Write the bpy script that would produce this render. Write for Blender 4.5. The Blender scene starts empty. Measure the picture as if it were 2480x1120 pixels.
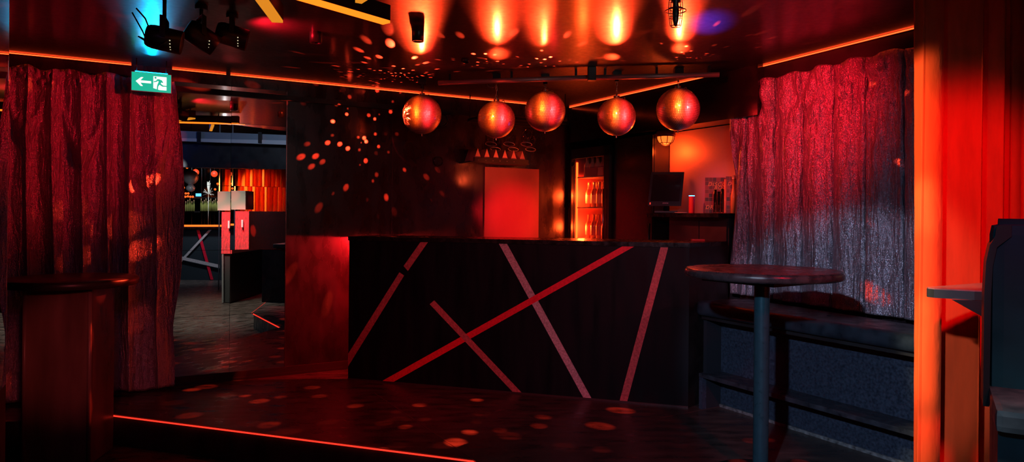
import bpy, bmesh, math, random
from mathutils import Vector, Matrix, noise
random.seed(7)
SC = bpy.context.scene
COL = SC.collection
PI = math.pi
# ------------------------------------------------------------------ calibration of the lens
F, CX, CY, H = 1714.0, 1240.0, 521.0, 1.26
ROLL = 0.009
def ray(u, v):
    a, b = (u-CX)/F, (CY-v)/F
    return Vector((a-ROLL*b, 1.0, b+ROLL*a))
def pd(u, v, d):
    r = ray(u, v); return Vector((r.x*d, d, H+r.z*d))
def pz(u, v, z):
    r = ray(u, v); d = (z-H)/r.z; return pd(u, v, d)
def pp(u, v, P, n):
    r = ray(u, v); d = (P[0]*n[0]+P[1]*n[1])/(r.x*n[0]+r.y*n[1]); return pd(u, v, d)

class Frame:
    """upright frame: s along the wall, o out of the wall into the room, z up"""
    def __init__(self, P, ang, n):
        self.P = Vector((P[0], P[1], 0)); self.x = Vector((math.cos(ang), math.sin(ang), 0)); self.n = Vector((n[0], n[1], 0)).normalized()
    def __call__(self, s, o, z): return self.P+self.x*s+self.n*o+Vector((0, 0, z))
    def hit(self, u, v, off=0.0):
        p = pp(u, v, self.P+self.n*off, self.n); q = p-self.P
        return q.dot(self.x), p.z
AL = math.radians(29.5)
LW = Frame((-1.343, 5.74), AL, (math.sin(AL), -math.cos(AL)))           # left/back wall
CORNER = LW(2.145, 0, 0)
RW = Frame((CORNER.x, CORNER.y), AL-PI/2, (-math.cos(AL), -math.sin(AL)))  # right wall behind the bar
MP, MN = LW(0, 0.012, 0), LW.n
def mir(p):
    p = Vector(p); return p-2*(p-MP).dot(MN)*MN
def vd(u, v, d): return mir(pd(u, v, d))      # a point seen in the wall mirror at virtual distance d
CEIL = 2.296
LOW = -0.19

# ------------------------------------------------------------------ materials
MATS = {}
def nodes(m):
    m.use_nodes = True; nt = m.node_tree; return nt, nt.nodes['Principled BSDF']
def M(name, col=(.5,.5,.5), rough=.5, metal=0., emit=None, es=0., spec=.5, bump=None, var=None, coat=0., trans=0., ior=1.45, sheen=0., alpha=1.):
    if name in MATS: return MATS[name]
    m = bpy.data.materials.new(name); nt, b = nodes(m)
    b.inputs['Base Color'].default_value = (*col, 1); b.inputs['Roughness'].default_value = rough
    b.inputs['Metallic'].default_value = metal; b.inputs['Specular IOR Level'].default_value = spec
    b.inputs['Coat Weight'].default_value = coat; b.inputs['Transmission Weight'].default_value = trans
    b.inputs['IOR'].default_value = ior; b.inputs['Sheen Weight'].default_value = sheen
    if emit: b.inputs['Emission Color'].default_value = (*emit, 1); b.inputs['Emission Strength'].default_value = es
    tc = nt.nodes.new('ShaderNodeTexCoord')
    if var:      # (scale, amount, stretch): wear in the colour and gloss
        mp = nt.nodes.new('ShaderNodeMapping'); mp.inputs['Scale'].default_value = var[2] if len(var) > 2 else (1,1,1)
        n = nt.nodes.new('ShaderNodeTexNoise'); n.inputs['Scale'].default_value = var[0]; n.inputs['Detail'].default_value = 6
        nt.links.new(tc.outputs['Object'], mp.inputs['Vector']); nt.links.new(mp.outputs[0], n.inputs['Vector'])
        mr = nt.nodes.new('ShaderNodeMapRange'); mr.inputs[1].default_value = .3; mr.inputs[2].default_value = .7
        mr.inputs[3].default_value = 1-var[1]; mr.inputs[4].default_value = 1+var[1]
        nt.links.new(n.outputs['Fac'], mr.inputs[0])
        mx = nt.nodes.new('ShaderNodeVectorMath'); mx.operation = 'SCALE'; mx.inputs[0].default_value = col
        nt.links.new(mr.outputs[0], mx.inputs['Scale']); nt.links.new(mx.outputs[0], b.inputs['Base Color'])
        m2 = nt.nodes.new('ShaderNodeMath'); m2.operation = 'MULTIPLY'; m2.inputs[1].default_value = rough
        nt.links.new(mr.outputs[0], m2.inputs[0]); nt.links.new(m2.outputs[0], b.inputs['Roughness'])
    if bump:     # (scale, strength, stretch)
        mp = nt.nodes.new('ShaderNodeMapping'); mp.inputs['Scale'].default_value = bump[2] if len(bump) > 2 else (1,1,1)
        n = nt.nodes.new('ShaderNodeTexNoise'); n.inputs['Scale'].default_value = bump[0]; n.inputs['Detail'].default_value = 5
        nt.links.new(tc.outputs['Object'], mp.inputs['Vector']); nt.links.new(mp.outputs[0], n.inputs['Vector'])
        bp = nt.nodes.new('ShaderNodeBump'); bp.inputs['Strength'].default_value = bump[1]; bp.inputs['Distance'].default_value = .01
        nt.links.new(n.outputs['Fac'], bp.inputs['Height']); nt.links.new(bp.outputs[0], b.inputs['Normal'])
    MATS[name] = m; return m
def E(name, col, s, base=(.02,.02,.02)): return M(name, base, .4, emit=col, es=s)

def lame(name, col):
    m = bpy.data.materials.new(name); nt, b = nodes(m)
    b.inputs['Base Color'].default_value = (*col, 1); b.inputs['Metallic'].default_value = .75
    tc = nt.nodes.new('ShaderNodeTexCoord')
    vo = nt.nodes.new('ShaderNodeTexVoronoi'); vo.inputs['Scale'].default_value = 380
    nt.links.new(tc.outputs['Object'], vo.inputs['Vector'])
    sub = nt.nodes.new('ShaderNodeVectorMath'); sub.operation = 'SUBTRACT'; sub.inputs[1].default_value = (.5,.5,.5)
    nt.links.new(vo.outputs['Color'], sub.inputs[0])
    sc = nt.nodes.new('ShaderNodeVectorMath'); sc.operation = 'SCALE'; sc.inputs['Scale'].default_value = .9
    nt.links.new(sub.outputs[0], sc.inputs[0])
    mp = nt.nodes.new('ShaderNodeMapping'); mp.inputs['Scale'].default_value = (1,1,.18)
    n = nt.nodes.new('ShaderNodeTexNoise'); n.inputs['Scale'].default_value = 26; n.inputs['Detail'].default_value = 6; n.inputs['Distortion'].default_value = .6
    nt.links.new(tc.outputs['Object'], mp.inputs['Vector']); nt.links.new(mp.outputs[0], n.inputs['Vector'])
    bp = nt.nodes.new('ShaderNodeBump'); bp.inputs['Strength'].default_value = 1.; bp.inputs['Distance'].default_value = .03
    nt.links.new(n.outputs['Fac'], bp.inputs['Height'])
    ad = nt.nodes.new('ShaderNodeVectorMath'); ad.operation = 'ADD'
    nt.links.new(bp.outputs[0], ad.inputs[0]); nt.links.new(sc.outputs[0], ad.inputs[1])
    no = nt.nodes.new('ShaderNodeVectorMath'); no.operation = 'NORMALIZE'; nt.links.new(ad.outputs[0], no.inputs[0])
    nt.links.new(no.outputs[0], b.inputs['Normal'])
    mr = nt.nodes.new('ShaderNodeMapRange'); mr.inputs[3].default_value = .25; mr.inputs[4].default_value = .55
    nt.links.new(n.outputs['Fac'], mr.inputs[0]); nt.links.new(mr.outputs[0], b.inputs['Roughness'])
    MATS[name] = m; return m

black_gloss = M('black gloss paint', (.012,.011,.013), .2, spec=.6, bump=(3.2,.05), var=(4,.35))
black_matt = M('black matt paint', (.012,.011,.013), .55, var=(6,.3))
black_wall = M('black lacquer wall', (.022,.014,.017), .28, spec=.6, bump=(2.2,.04), var=(9,.4,(1,1,.4)))
ceil_m = M('black lacquered ceiling', (.016,.010,.013), .4, spec=.5, var=(30,.12), coat=.55)
ceil_m.node_tree.nodes['Principled BSDF'].inputs['Coat Roughness'].default_value = .16
floor_m = M('dark worn floor', (.05,.04,.038), .36, spec=.5, bump=(8,.1,(1,3,1)), var=(5,.5,(1,3,1)))
bar_m = M('bar front black stain', (.005,.007,.011), .5, spec=.2, bump=(20,.08,(1,1,.1)), var=(12,.3,(1,1,.15)))
counter_m = M('counter black', (.015,.013,.014), .25, bump=(18,.06), var=(25,.4))
tape_red = M('red tape', (.85,.008,.045), .5, var=(60,.15))
tape_pink = M('rose tape', (.5,.15,.16), .5, var=(70,.3))
tape_grey = M('grey tape', (.5,.46,.5), .45, var=(90,.35))
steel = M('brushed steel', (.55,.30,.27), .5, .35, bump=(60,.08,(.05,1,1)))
chrome = M('chrome', (.75,.75,.76), .12, 1.)
dark_metal = M('dark painted metal', (.02,.02,.022), .35, .4)
brass = M('warm metal', (.6,.45,.3), .25, 1.)
plastic = M('black plastic', (.015,.015,.017), .35)
screen_m = M('dark screen glass', (.03,.012,.016), .08, spec=.8)
glass = M('clear glass', (1,1,1), .02, trans=1., ior=1.45)
lame_m = lame('silver lame cloth', (.46,.39,.47))
drape_m = M('red velvet drape', (.95,.075,.015), .8, spec=.15, bump=(60,.06,(1,1,.3)), var=(25,.12,(1,1,.2)))
teal = M('teal velvet', (.003,.028,.04), .85, spec=.1, bump=(6,.1), var=(7,.35))
seat_m = M('dark navy vinyl', (.018,.027,.04), .42, bump=(40,.06), var=(14,.4))
wood = M('worn brown wood panel', (.16,.09,.075), .38, bump=(14,.08,(1,1,.15)), var=(9,.35,(1,1,.2)))
bench_m = M('scuffed navy board', (.03,.042,.07), .5, bump=(60,.1), var=(70,.45))
led = E('orange red light strip', (1,.055,.010), 5.)
led_dim = E('red floor light strip', (1,.03,.015), 1.7)
tube_or = E('orange light tube', (1,.16,.008), 2.2)
tube_ye = E('amber light tube', (1,.33,.02), .75)
mirror_m = M('mirror glass', (.86,.86,.86), .0, 1.)
white_edge = M('polished glass edge', (.6,.62,.66), .25)
facet_m = M('mirror ball facets', (.9,.86,.84), .48, 1., coat=1.)
_nt = facet_m.node_tree; _b = _nt.nodes['Principled BSDF']; _b.inputs['Anisotropic'].default_value = .6; _b.inputs['Anisotropic Rotation'].default_value = .25; _b.inputs['Coat Roughness'].default_value = .1; _b.inputs['Coat IOR'].default_value = 2.4
_tg = _nt.nodes.new('ShaderNodeTangent'); _tg.direction_type = 'RADIAL'; _tg.axis = 'Z'; _nt.links.new(_tg.outputs[0], _b.inputs['Tangent'])
grout_m = M('mirror ball core', (.05,.04,.04), .6)

# ------------------------------------------------------------------ mesh builder
class MB:
    def __init__(self): self.v, self.f, self.sm, self.mi = [], [], [], []
    def add(self, vs, fs, smooth=False, T=None, mi=0):
        b = len(self.v)
        self.v += [Vector(T(*p)) if T else Vector(p) for p in vs]
        self.f += [tuple(b+i for i in f) for f in fs]; self.sm += [smooth]*len(fs); self.mi += [mi]*len(fs)
        return self
    def box(self, a, b, T=None, bev=0., mi=0):
        x0,y0,z0 = (min(a[i],b[i]) for i in range(3)); x1,y1,z1 = (max(a[i],b[i]) for i in range(3))
        if bev > 0:
            bm = bmesh.new(); bmesh.ops.create_cube(bm, size=1)
            for v in bm.verts: v.co = Vector(((x0+x1)/2+v.co.x*(x1-x0), (y0+y1)/2+v.co.y*(y1-y0), (z0+z1)/2+v.co.z*(z1-z0)))
            bmesh.ops.bevel(bm, geom=bm.edges[:], offset=min(bev, .49*min(x1-x0,y1-y0,z1-z0)), segments=2, profile=.7, affect='EDGES')
            bm.verts.index_update()
            self.add([v.co.copy() for v in bm.verts], [[v.index for v in f.verts] for f in bm.faces], False, T, mi); bm.free(); return self
        vs = [(x0,y0,z0),(x1,y0,z0),(x1,y1,z0),(x0,y1,z0),(x0,y0,z1),(x1,y0,z1),(x1,y1,z1),(x0,y1,z1)]
        return self.add(vs, [(0,3,2,1),(4,5,6,7),(0,1,5,4),(1,2,6,5),(2,3,7,6),(3,0,4,7)], False, T, mi)
    def prism(self, pts, d, T=None, mi=0):
        """pts: 3-D outline; d: extrusion vector"""
        n = len(pts); P = [Vector(p) for p in pts]; D = Vector(d)
        return self.add(P+[p+D for p in P], [tuple(range(n))[::-1], tuple(range(n,2*n))]+[(i,(i+1)%n,n+(i+1)%n,n+i) for i in range(n)], False, T, mi)
    def tube(self, pts, r, n=10, closed=False, T=None, mi=0):
        P = [Vector(p) for p in pts]; vs, fs = [], []; k = len(P); up = Vector((.13,.21,.97))
        for i, p in enumerate(P):
            t = (P[(i+1)%k]-P[i-1]) if closed else (P[min(i+1,k-1)]-P[max(i-1,0)])
            t = t.normalized(); a = t.cross(up)
            if a.length < .2: a = t.cross(Vector((1,.1,0)))
            a.normalize(); b = t.cross(a); rr = r[i] if isinstance(r, (list,tuple)) else r
            for j in range(n): q = 2*PI*j/n; vs.append(p+a*math.cos(q)*rr+b*math.sin(q)*rr)
        for i in range(k if closed else k-1):
            for j in range(n): fs.append((i*n+j, i*n+(j+1)%n, ((i+1)%k)*n+(j+1)%n, ((i+1)%k)*n+j))
        if not closed: fs += [tuple(range(n))[::-1], tuple(range((k-1)*n, k*n))]
        return self.add(vs, fs, True, T, mi)
    def lathe(self, prof, c, axis=(0,0,1), n=28, T=None, mi=0, smooth=True):
        ax = Vector(axis).normalized(); a = ax.cross(Vector((0,1,0)) if abs(ax.y) < .9 else Vector((1,0,0))).normalized(); b = ax.cross(a); c = Vector(c)
        vs, fs = [], []
        for r, h in prof:
            for j in range(n): q = 2*PI*j/n; vs.append(c+ax*h+a*math.cos(q)*max(r,1e-5)+b*math.sin(q)*max(r,1e-5))
        for i in range(len(prof)-1):
            for j in range(n): fs.append((i*n+j, i*n+(j+1)%n, (i+1)*n+(j+1)%n, (i+1)*n+j))
        return self.add(vs, fs, smooth, T, mi)
    def cyl(self, c, r, h, axis=(0,0,1), n=28, T=None, mi=0):
        e = min(r, abs(h))*.06
        return self.lathe([(0,0),(r-e,0),(r,e),(r,h-e),(r-e,h),(0,h)], c, axis, n, T, mi, False)
    def torus(self, c, R, r, axis=(0,0,1), n=24, k=8, squash=1., T=None):
        ax = Vector(axis).normalized(); a = ax.cross(Vector((0,1,0)) if abs(ax.y) < .9 else Vector((1,0,0))).normalized(); b = ax.cross(a)
        return self.tube([Vector(c)+a*math.cos(2*PI*i/n)*R+b*math.sin(2*PI*i/n)*R*squash for i in range(n)], r, k, True, T)
    def build(self, name, mat, parent=None, flip=False):
        off = parent_world(parent) if parent else Vector((0,0,0))
        me = bpy.data.meshes.new(name)
        me.from_pydata([p-off for p in self.v], [], [f[::-1] for f in self.f] if flip else self.f)
        for m in (mat if isinstance(mat, (list,tuple)) else [mat]): me.materials.append(m)
        me.polygons.foreach_set('use_smooth', self.sm); me.polygons.foreach_set('material_index', self.mi)
        bm = bmesh.new(); bm.from_mesh(me); bmesh.ops.recalc_face_normals(bm, faces=bm.faces[:]); bm.to_mesh(me); bm.free()
        me.update()
        o = bpy.data.objects.new(name, me); COL.objects.link(o)
        if parent: o.parent = parent
        return o
def parent_world(p):
    w = Vector((0,0,0))
    while p is not None: w += p.location; p = p.parent
    return w
def tag(o, label, cat, group=None, kind=None):
    o['label'] = label; o['category'] = cat
    if group: o['group'] = group
    if kind: o['kind'] = kind
    return o
def thing(name, loc, label, cat, group=None):
    o = bpy.data.objects.new(name, None); COL.objects.link(o); o.location = loc; o.empty_display_size = .1
    return tag(o, label, cat, group)
def struct(name, mb, mat, parent=None):
    o = mb.build(name, mat, parent)
    if not parent: o['kind'] = 'structure'
    return o
def dup(root, loc, label=None, rot=0., scale=1., group=None):
    r = root.copy(); COL.objects.link(r); r.location = loc; r.rotation_euler.z = rot; r.scale = (scale,)*3
    if label: r['label'] = label
    if group: r['group'] = group
    for ch in list(root.children):
        c = ch.copy(); COL.objects.link(c); c.parent = r
        for g in list(ch.children):
            d = g.copy(); COL.objects.link(d); d.parent = c
    return r
def cloth(mb, top, bot, fn, nu=160, nv=90):
    """cloth hung between top(s) and bot(s) lines; fn(s,t)->(side shift, out shift)"""
    vs, fs = [], []
    for j in range(nv+1):
        t = j/nv
        for i in range(nu+1): vs.append(fn(i/nu, t, top(i/nu).lerp(bot(i/nu), t)))
    for j in range(nv):
        for i in range(nu): a = j*(nu+1)+i; fs.append((a, a+1, a+nu+2, a+nu+1))
    return mb.add(vs, fs, True)
def N(x, y, s): return noise.noise(Vector((x, y, s)))

# ------------------------------------------------------------------ camera
cam = bpy.data.objects.new('camera', bpy.data.cameras.new('camera')); COL.objects.link(cam); SC.camera = cam
cam.data.sensor_width = 36; cam.data.lens = F/2480*36; cam.data.shift_y = -(560-CY)/2480; cam.data.clip_start = .02
cam.matrix_world = Matrix.Translation((0,0,H)) @ Matrix.Rotation(PI/2, 4, 'X') @ Matrix.Rotation(ROLL, 4, 'Z')

# ------------------------------------------------------------------ the setting
A_ = pz(190, 993, 0); C_ = pz(1146, 1113.5, 0); D_ = Vector((.364, 2.516, 0)); F_ = Vector((2.01, 1.08, 0)); G_ = Vector((2.41, .30, 0))
B0 = pz(110, 1018, 0); Z0 = pz(-20, 1024, 0)
edge = [Vector((-7, 4.2, 0)), Z0, B0, A_, C_, D_, F_, G_, Vector((7.5, -1.2, 0)), Vector((7.5, 10, 0)), Vector((-7, 10, 0))]
struct('floor', MB().prism([(p.x,p.y,LOW) for p in edge], (0,0,-LOW)), floor_m)['label'] = 'raised dark dance floor'
struct('floor_low', MB().box((-7,-8,LOW-.1), (7.5,10,LOW-.002)), floor_m)
# floor seam trims
for k, (a, b) in enumerate([((905,952),(1150,1116)), ((1745,985),(1600,1013))]):
    p, q = pz(*a, .0005), pz(*b, .0005)
    d = (q-p).normalized(); w = Vector((-d.y, d.x, 0))*.003
    struct('trim_%d' % (k+1), MB().prism([p-w, q-w, q+w, p+w], (0,0,.0012)), M('floor seam', (.09,.05,.05), .4))
struct('wall_left', MB().box((-4.2,-.12,-.2), (2.145+.9,0,CEIL+.5), LW), black_wall)
zs = 1.955
struct('wall_right', MB().box((-.1,-1.0,-.2), (4.6,-.72,CEIL+.5), RW), black_wall)
struct('wall_recess', MB().box((1.195,-.72,0), (2.3,-.24,zs), RW), black_wall)
struct('wall_bulkhead', MB().box((0,-.72,zs), (2.3,0,CEIL), RW), M('bulkhead lacquer', (.012,.010,.012), .14, spec=.6))
# low lacquered ceiling over the raised floor, higher dark ceiling behind it
struct('ceiling', MB().prism([(-7,2.45,CEIL),(7.5,2.75,CEIL),(7.5,10,CEIL),(-7,10,CEIL)], (0,0,.12)), ceil_m)
struct('ceiling_high', MB().box((-7,-8,2.95), (7.5,2.8,3.05)), black_matt)
struct('wall_step', MB().prism([(-7,2.45,CEIL+.12),(7.5,2.75,CEIL+.12),(7.5,2.83,CEIL+.12),(-7,2.53,CEIL+.12)], (0,0,.55)), black_matt)
struct('wall_back', MB().box((-7,-8.1,-.3), (7.5,-8,3.05)), black_matt)
struct('wall_west', MB().box((-7.1,-8,-.3), (-7,10,3.05)), black_matt)
struct('wall_east', MB().box((7.5,-8,-.3), (7.6,10,3.05)), black_matt)
# seams between the panels of the wall beside the bar
for k, u in enumerate([693, 949, 1170]):
    s, _ = LW.hit(u, 500)
    struct('trim_%d' % (k+3), MB().box((s-.002,0,.1), (s+.002,.003,2.14), LW), M('panel joint', (.10,.05,.06), .3, .5))
s0, zt = LW.hit(440, 180)
struct('trim_6', MB().box((-2.6,0,2.13), (2.145,.03,2.17), LW), black_matt)
struct('baseboard_left', MB().box((-2.6,0,0), (2.0,.022,.065), LW).box((-2.6,.022,0), (2.0,.03,.02), LW), M('black baseboard', (.03,.02,.022), .3))

# ------------------------------------------------------------------ wall mirror made of tiles
sL, _ = LW.hit(405, 600); sM, _ = LW.hit(557, 600); sR, _ = LW.hit(690, 600)
_, zb = LW.hit(690, 888); _, ztop = LW.hit(690, 222)
rows = [LW.hit(600, v)[1] for v in (760, 605, 452, 302)]
zz = [zb]+rows+[ztop]
wm = thing('wall_mirror', LW((sL+sR)/2, .01, zb), 'tall mirror of glass tiles on the black wall right of the left curtain', 'mirror')
tilt = {(0,0):(0,0),(0,1):(0,0),(1,0):(0,0),(1,1):(-.004,.0),(2,0):(.0,.0),(2,1):(.0156,.0012),(3,0):(-.0,.001),(3,1):(.0130,.0014),(4,0):(0,.0),(4,1):(.001,.001)}
for r in range(5):
    for c, (a, b) in enumerate(((sL, sM), (sM, sR))):
        ty, tx = tilt[(r,c)]; g = .0012
        ca, cz = (a+b)/2, (zz[r]+zz[r+1])/2
        def T(s, o, z, ca=ca, cz=cz, ty=ty, tx=tx): return LW(s, o+.012+(s-ca)*ty+(z-cz)*tx, z)
        MB().box((a+g,-.006,zz[r]+g), (b-g,0,zz[r+1]-g), T).build('mirror_tile', mirror_m, wm)
MB().box((sR,.0,zb), (sR+.006,.016,ztop), LW).build('edge_trim', M('mirror edge', (.6,.3,.3), .2, 1.), wm)

# ------------------------------------------------------------------ light strips on walls, floor edge
sa, _ = LW.hit(547, 178); sb, _ = LW.hit(558, 180)
zl = CEIL-.0058
s_start, _ = LW.hit(-60, 110)
s_c, _ = LW.hit(318, 150); s_d, _ = LW.hit(417, 163)
def strip(a, b, fr, z, label):
    t = thing('light_strip', fr((a+b)/2, .02, z), label, 'light strip')
    MB().box((a,.006,z-.003), (b,.014,z+.003), fr).build('glowing_strip', led, t)
    MB().box((a,.001,z-.0055), (b,.0075,z+.0055), fr).build('channel', dark_metal, t)
    return t
strip(s_start, s_c, LW, zl, 'thin glowing red orange light strip above the left curtain')
strip(s_d, sa, LW, zl, 'short glowing strip just right of the exit sign above the mirror')
strip(sb, 2.10, LW, zl, 'long glowing red orange strip running from mirror to corner behind disco balls')
s1, _ = RW.hit(1712, 187)
strip(.05, s1, RW, zl, 'glowing strip on bulkhead over the bar fridge and cash screen')
CWp, CWq = pd(1786, 181, 5.06), pd(2300, 52, 3.66)
cang = math.atan2(CWq.y-CWp.y, CWq.x-CWp.x); cdir = Vector((math.cos(cang), math.sin(cang), 0))
CW = Frame((CWp.x, CWp.y), cang, (cdir.y, -cdir.x) if Vector((cdir.y,-cdir.x,0)).dot(Vector((-CWp.x,-CWp.y,0))) > 0 else (-cdir.y, cdir.x))
strip(0, 1.5, CW, zl, 'brightest glowing strip above the right hand shimmering curtain')
struct('wall_curtain', MB().box((-.02,-.14,-.2), (1.6,-.06,CEIL+.3), CW), black_wall)
struct('trim_7', MB().box((-.02,-.06,2.15), (1.5,.0,CEIL), CW), black_matt)
for k, (a, b, lab) in enumerate(((A_,C_,'long thin red glowing strip along the front edge of the raised floor'),
                                 (C_,D_,'glowing strip on the step turning towards the viewer'),
                                 (D_,F_,'glowing strip on the zigzag step seen in the mirror'),
                                 (F_,G_,'farthest glowing strip of the zigzag step in the mirror'))):
    d = (b-a).normalized(); n = Vector((d.y,-d.x,0))
    t = tag(MB().prism([a+n*.001, b+n*.001, b+n*.011, a+n*.011], (0,0,.0055)).build('step_light_strip', led_dim), lab, 'light strip')
    t.location.z = -.012

# ------------------------------------------------------------------ bar
bl, br = pz(843, 920, 0), pz(1666, 989, 0)
bang = math.atan2(br.y-bl.y, br.x-bl.x); BL = (br-bl).length
BF = Frame((bl.x, bl.y), bang, (math.sin(bang), -math.cos(bang)))
BH = 1.068
bar = thing('bar_counter', (bl+br)/2, 'long black bar counter with crossing tape stripes on its front', 'bar')
MB().box((0,-.03,0), (BL,0,BH-.012), BF).build('front_panel', bar_m, bar)
ret = CW(-.02, .02, 0)
rd = (ret-br); rl = Vector((rd.x, rd.y, 0)).length; rang = math.atan2(rd.y, rd.x)
RF = Frame((br.x, br.y), rang, (math.sin(rang), -math.cos(rang)))
MB().box((.002,-.03,0), (rl-.05,0,BH-.012), RF).build('return_panel', black_matt, bar)
MB().box((.5,-.32,0), (.54,-.28,BH-.06), BF).build('leg', black_matt, bar)
q = MB(); q.prism([BF(-.006,.008,BH-.012), BF(BL+.004,.008,BH-.012), RF(rl-.06,0,BH-.012), BF(BL+.1,-.55,BH-.012), BF(.3,-.5,BH-.012), BF(-.006,-.33,BH-.012)], (0,0,.03))
q.build('worktop', counter_m, bar)
MB().box((0,-.028,0), (BL,.004,.012), BF).build('foot_trim', M('bar foot trim', (.05,.03,.035), .35), bar)
def tape(pix, layer, mat):
    pts = [BF(*(lambda sz: (sz[0], .0006+layer*.0008, min(max(sz[1], .004), BH-.012)))(BF.hit(u, v))) for u, v in pix]
    MB().prism(pts, BF.n*.0007).build('tape_stripe', mat, bar)
tape([(1208,583),(1228,583),(1434,971),(1414,970)], 0, tape_grey)
tape([(924.6,924),(953,926),(1537,590),(1508,590)], 1, tape_red)
tape([(1041,737.5),(1052,728),(1265,953),(1243,951)], 2, tape_pink)
tape([(1600,590),(1618.7,590),(1518.5,978),(1500,977)], 0, tape_pink)
tape([(1019,577),(1037,577),(988,657),(977.5,645)], 0, tape_pink)
tape([(967.5,660),(979,668),(843,888.5),(843,858)], 0, tape_pink)
# red lamp strip fixed below the worktop on the bartender's side
MB().box((.04,-.30,BH-.06), (1.6,-.27,BH-.014), BF).build('under_counter_light', E('under counter red light', (1,.03,.02), 26.), bar)
cl = thing('red_glow_block', BF(BL-.0,-.2,BH+.018), 'small red block standing for a glow on the right end of the bar top', 'glow spot')
p = pd(1690, 588, 5.02)
cl.location = (p.x, p.y, BH+.018)
MB().box((-.045,-.02,BH+.018), (.045,.02,BH+.032), lambda x,y,z: Vector((p.x+x, p.y+y-.1*x, z)), .004).build('block', M('red glow colour', (.75,.04,.03), .3), cl)  # block stands in for a small red glowing spot

# ------------------------------------------------------------------ disco balls
def facets(R, rows):
    mb = MB(); rnd = random.Random(3)
    for i in range(rows):
        a0, a1 = -PI/2+PI*i/rows, -PI/2+PI*(i+1)/rows; am = (a0+a1)/2
        n = max(5, round(2*PI*R*math.cos(am)/(PI*R/rows)))
        for j in range(n):
            b0, b1 = 2*PI*j/n, 2*PI*(j+1)/n; g = .1
            da, db = (a1-a0)*g, (b1-b0)*g
            c = Vector((math.cos(am)*math.cos((b0+b1)/2), math.cos(am)*math.sin((b0+b1)/2), math.sin(am)))
            t = Vector((rnd.gauss(0,1), rnd.gauss(0,1), rnd.gauss(0,1)))*.03
            q = []
            for a, b in ((a0+da,b0+db),(a0+da,b1-db),(a1-da,b1-db),(a1-da,b0+db)):
                w = Vector((math.cos(a)*math.cos(b), math.cos(a)*math.sin(b), math.sin(a)))*R
                w += c*(w-c*R).dot(t); q.append(w)
            mb.add(q, [(0,1,2,3)])
    return mb
def chain(mb, c, z0, z1, r=.008, w=.0016):
    n = max(2, int((z1-z0)/(r*3))); st = (z1-z0)/n
    for i in range(n):
        mb.torus((c[0], c[1], z0+st*(i+.5)), r*.62, w, (1,0,0) if i % 2 else (.3,1,0), 14, 6, 1.)
        mb.v[-14*6:] = [Vector((v.x, v.y, z0+st*(i+.5)+(v.z-(z0+st*(i+.5)))*st*.64/(r*.62))) for v in mb.v[-14*6:]]
RB = .15
balls = [(1022,278,47.2,RB),(1202,290,45.2,.1375),(1320,270,49.2,RB),(1493,283,46.3,.1375),(1642,265,51.8,RB)]
blabel = ['leftmost of the five orange lit disco balls hanging over the bar', 'second disco ball from the left hanging in front of the glass rack',
          'middle disco ball of five with a pale square glint near its centre', 'fourth disco ball from the left, golden, hanging above the fridge',
          'rightmost and largest disco ball hanging above the wall lamp']
bpos = []
for i, (u, v, r, R) in enumerate(balls):
    d = R*F/r; c = pd(u, v, d); bpos.append(c); up = CEIL-c.z
    # own thing each: the chain length differs
    t = thing('disco_ball', c, blabel[i], 'disco ball', 'disco balls over the bar')
    if i == 0:
        mb_f = facets(RB, 40); fo = mb_f.build('mirror_facets', facet_m); fo.parent = t
        m = MB(); m.lathe([(RB*.988*math.cos(-PI/2+PI*k/24), RB*.988*math.sin(-PI/2+PI*k/24)) for k in range(25)], (0,0,0), n=48)
        co = m.build('core_sphere', grout_m); co.parent = t
    else:
        f2 = fo.copy(); COL.objects.link(f2); f2.parent = t; f2.scale = (R/RB,)*3; f2.rotation_euler.z = i*1.3
        c2 = co.copy(); COL.objects.link(c2); c2.parent = t; c2.scale = (R/RB,)*3
    m = MB(); m.cyl((0,0,R-.004), .022, .016); m.torus((0,0,R+.02), .008, .002, (1,0,0)); m.torus((.05,.0,R-.004), .009, .0022, (0,1,.4)); m.build('top_cap', brass).parent = t
    m = MB(); m.cyl((0,0,-R-.016), .0045, .02); m.build('bottom_stub', brass).parent = t
    m = MB(); chain(m, (0,0), R+.02, up-.06, .009, .002); m.build('chain', brass).parent = t
    m = MB(); m.cyl((0,0,up-.07), .016, .035); m.box((-.03,-.03,up-.04), (.03,.03,up)); m.build('motor', dark_metal).parent = t

# pipes of the lighting bar just under the ceiling
def pipe(a, b, label):
    pa, pb = pz(*a, 2.235), pz(*b, 2.235)
    t = thing('lighting_pipe', (pa+pb)/2, label, 'pipe', 'pipes under the ceiling above the bar')
    MB().tube([pa, pb], .018, 14).build('pipe', M('dark red sheen pipe', (.55,.35,.35), .4, .4), t)
    d = (pb-pa)
    for f in (.08, .5, .92): q = pa+d*f; MB().box((q.x-.008,q.y-.008,q.z), (q.x+.008,q.y+.008,CEIL)).build('clamp', dark_metal, t)
    return t
pipe((1062,201), (1425,188), 'left metal pipe under the ceiling above the middle disco balls')
pipe((1442,188), (1742,181), 'right metal pipe under the ceiling left of the right curtain')
p = pz(1433, 184, 2.235)
t = thing('junction_box', (p.x,p.y,p.z), 'small dark box joining the two ceiling pipes', 'box')
MB().box((p.x-.028,p.y-.03,p.z-.035), (p.x+.028,p.y+.03,CEIL), None, .004).build('housing', dark_metal, t)
# cable coil clamped on the left pipe
p = pz(1190, 200, 2.25)
tag(MB().tube([(p.x+.035*math.cos(k*.7)*(1+.3*math.sin(k)), p.y+.02*math.sin(k*.9), p.z-.01+.03*math.sin(k*.7)) for k in range(40)], .0025, 6).build('cable_coil', M('red brown cable', (.3,.15,.13), .4)), 'small tangle of cable wound on the left ceiling pipe', 'cable')

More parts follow.
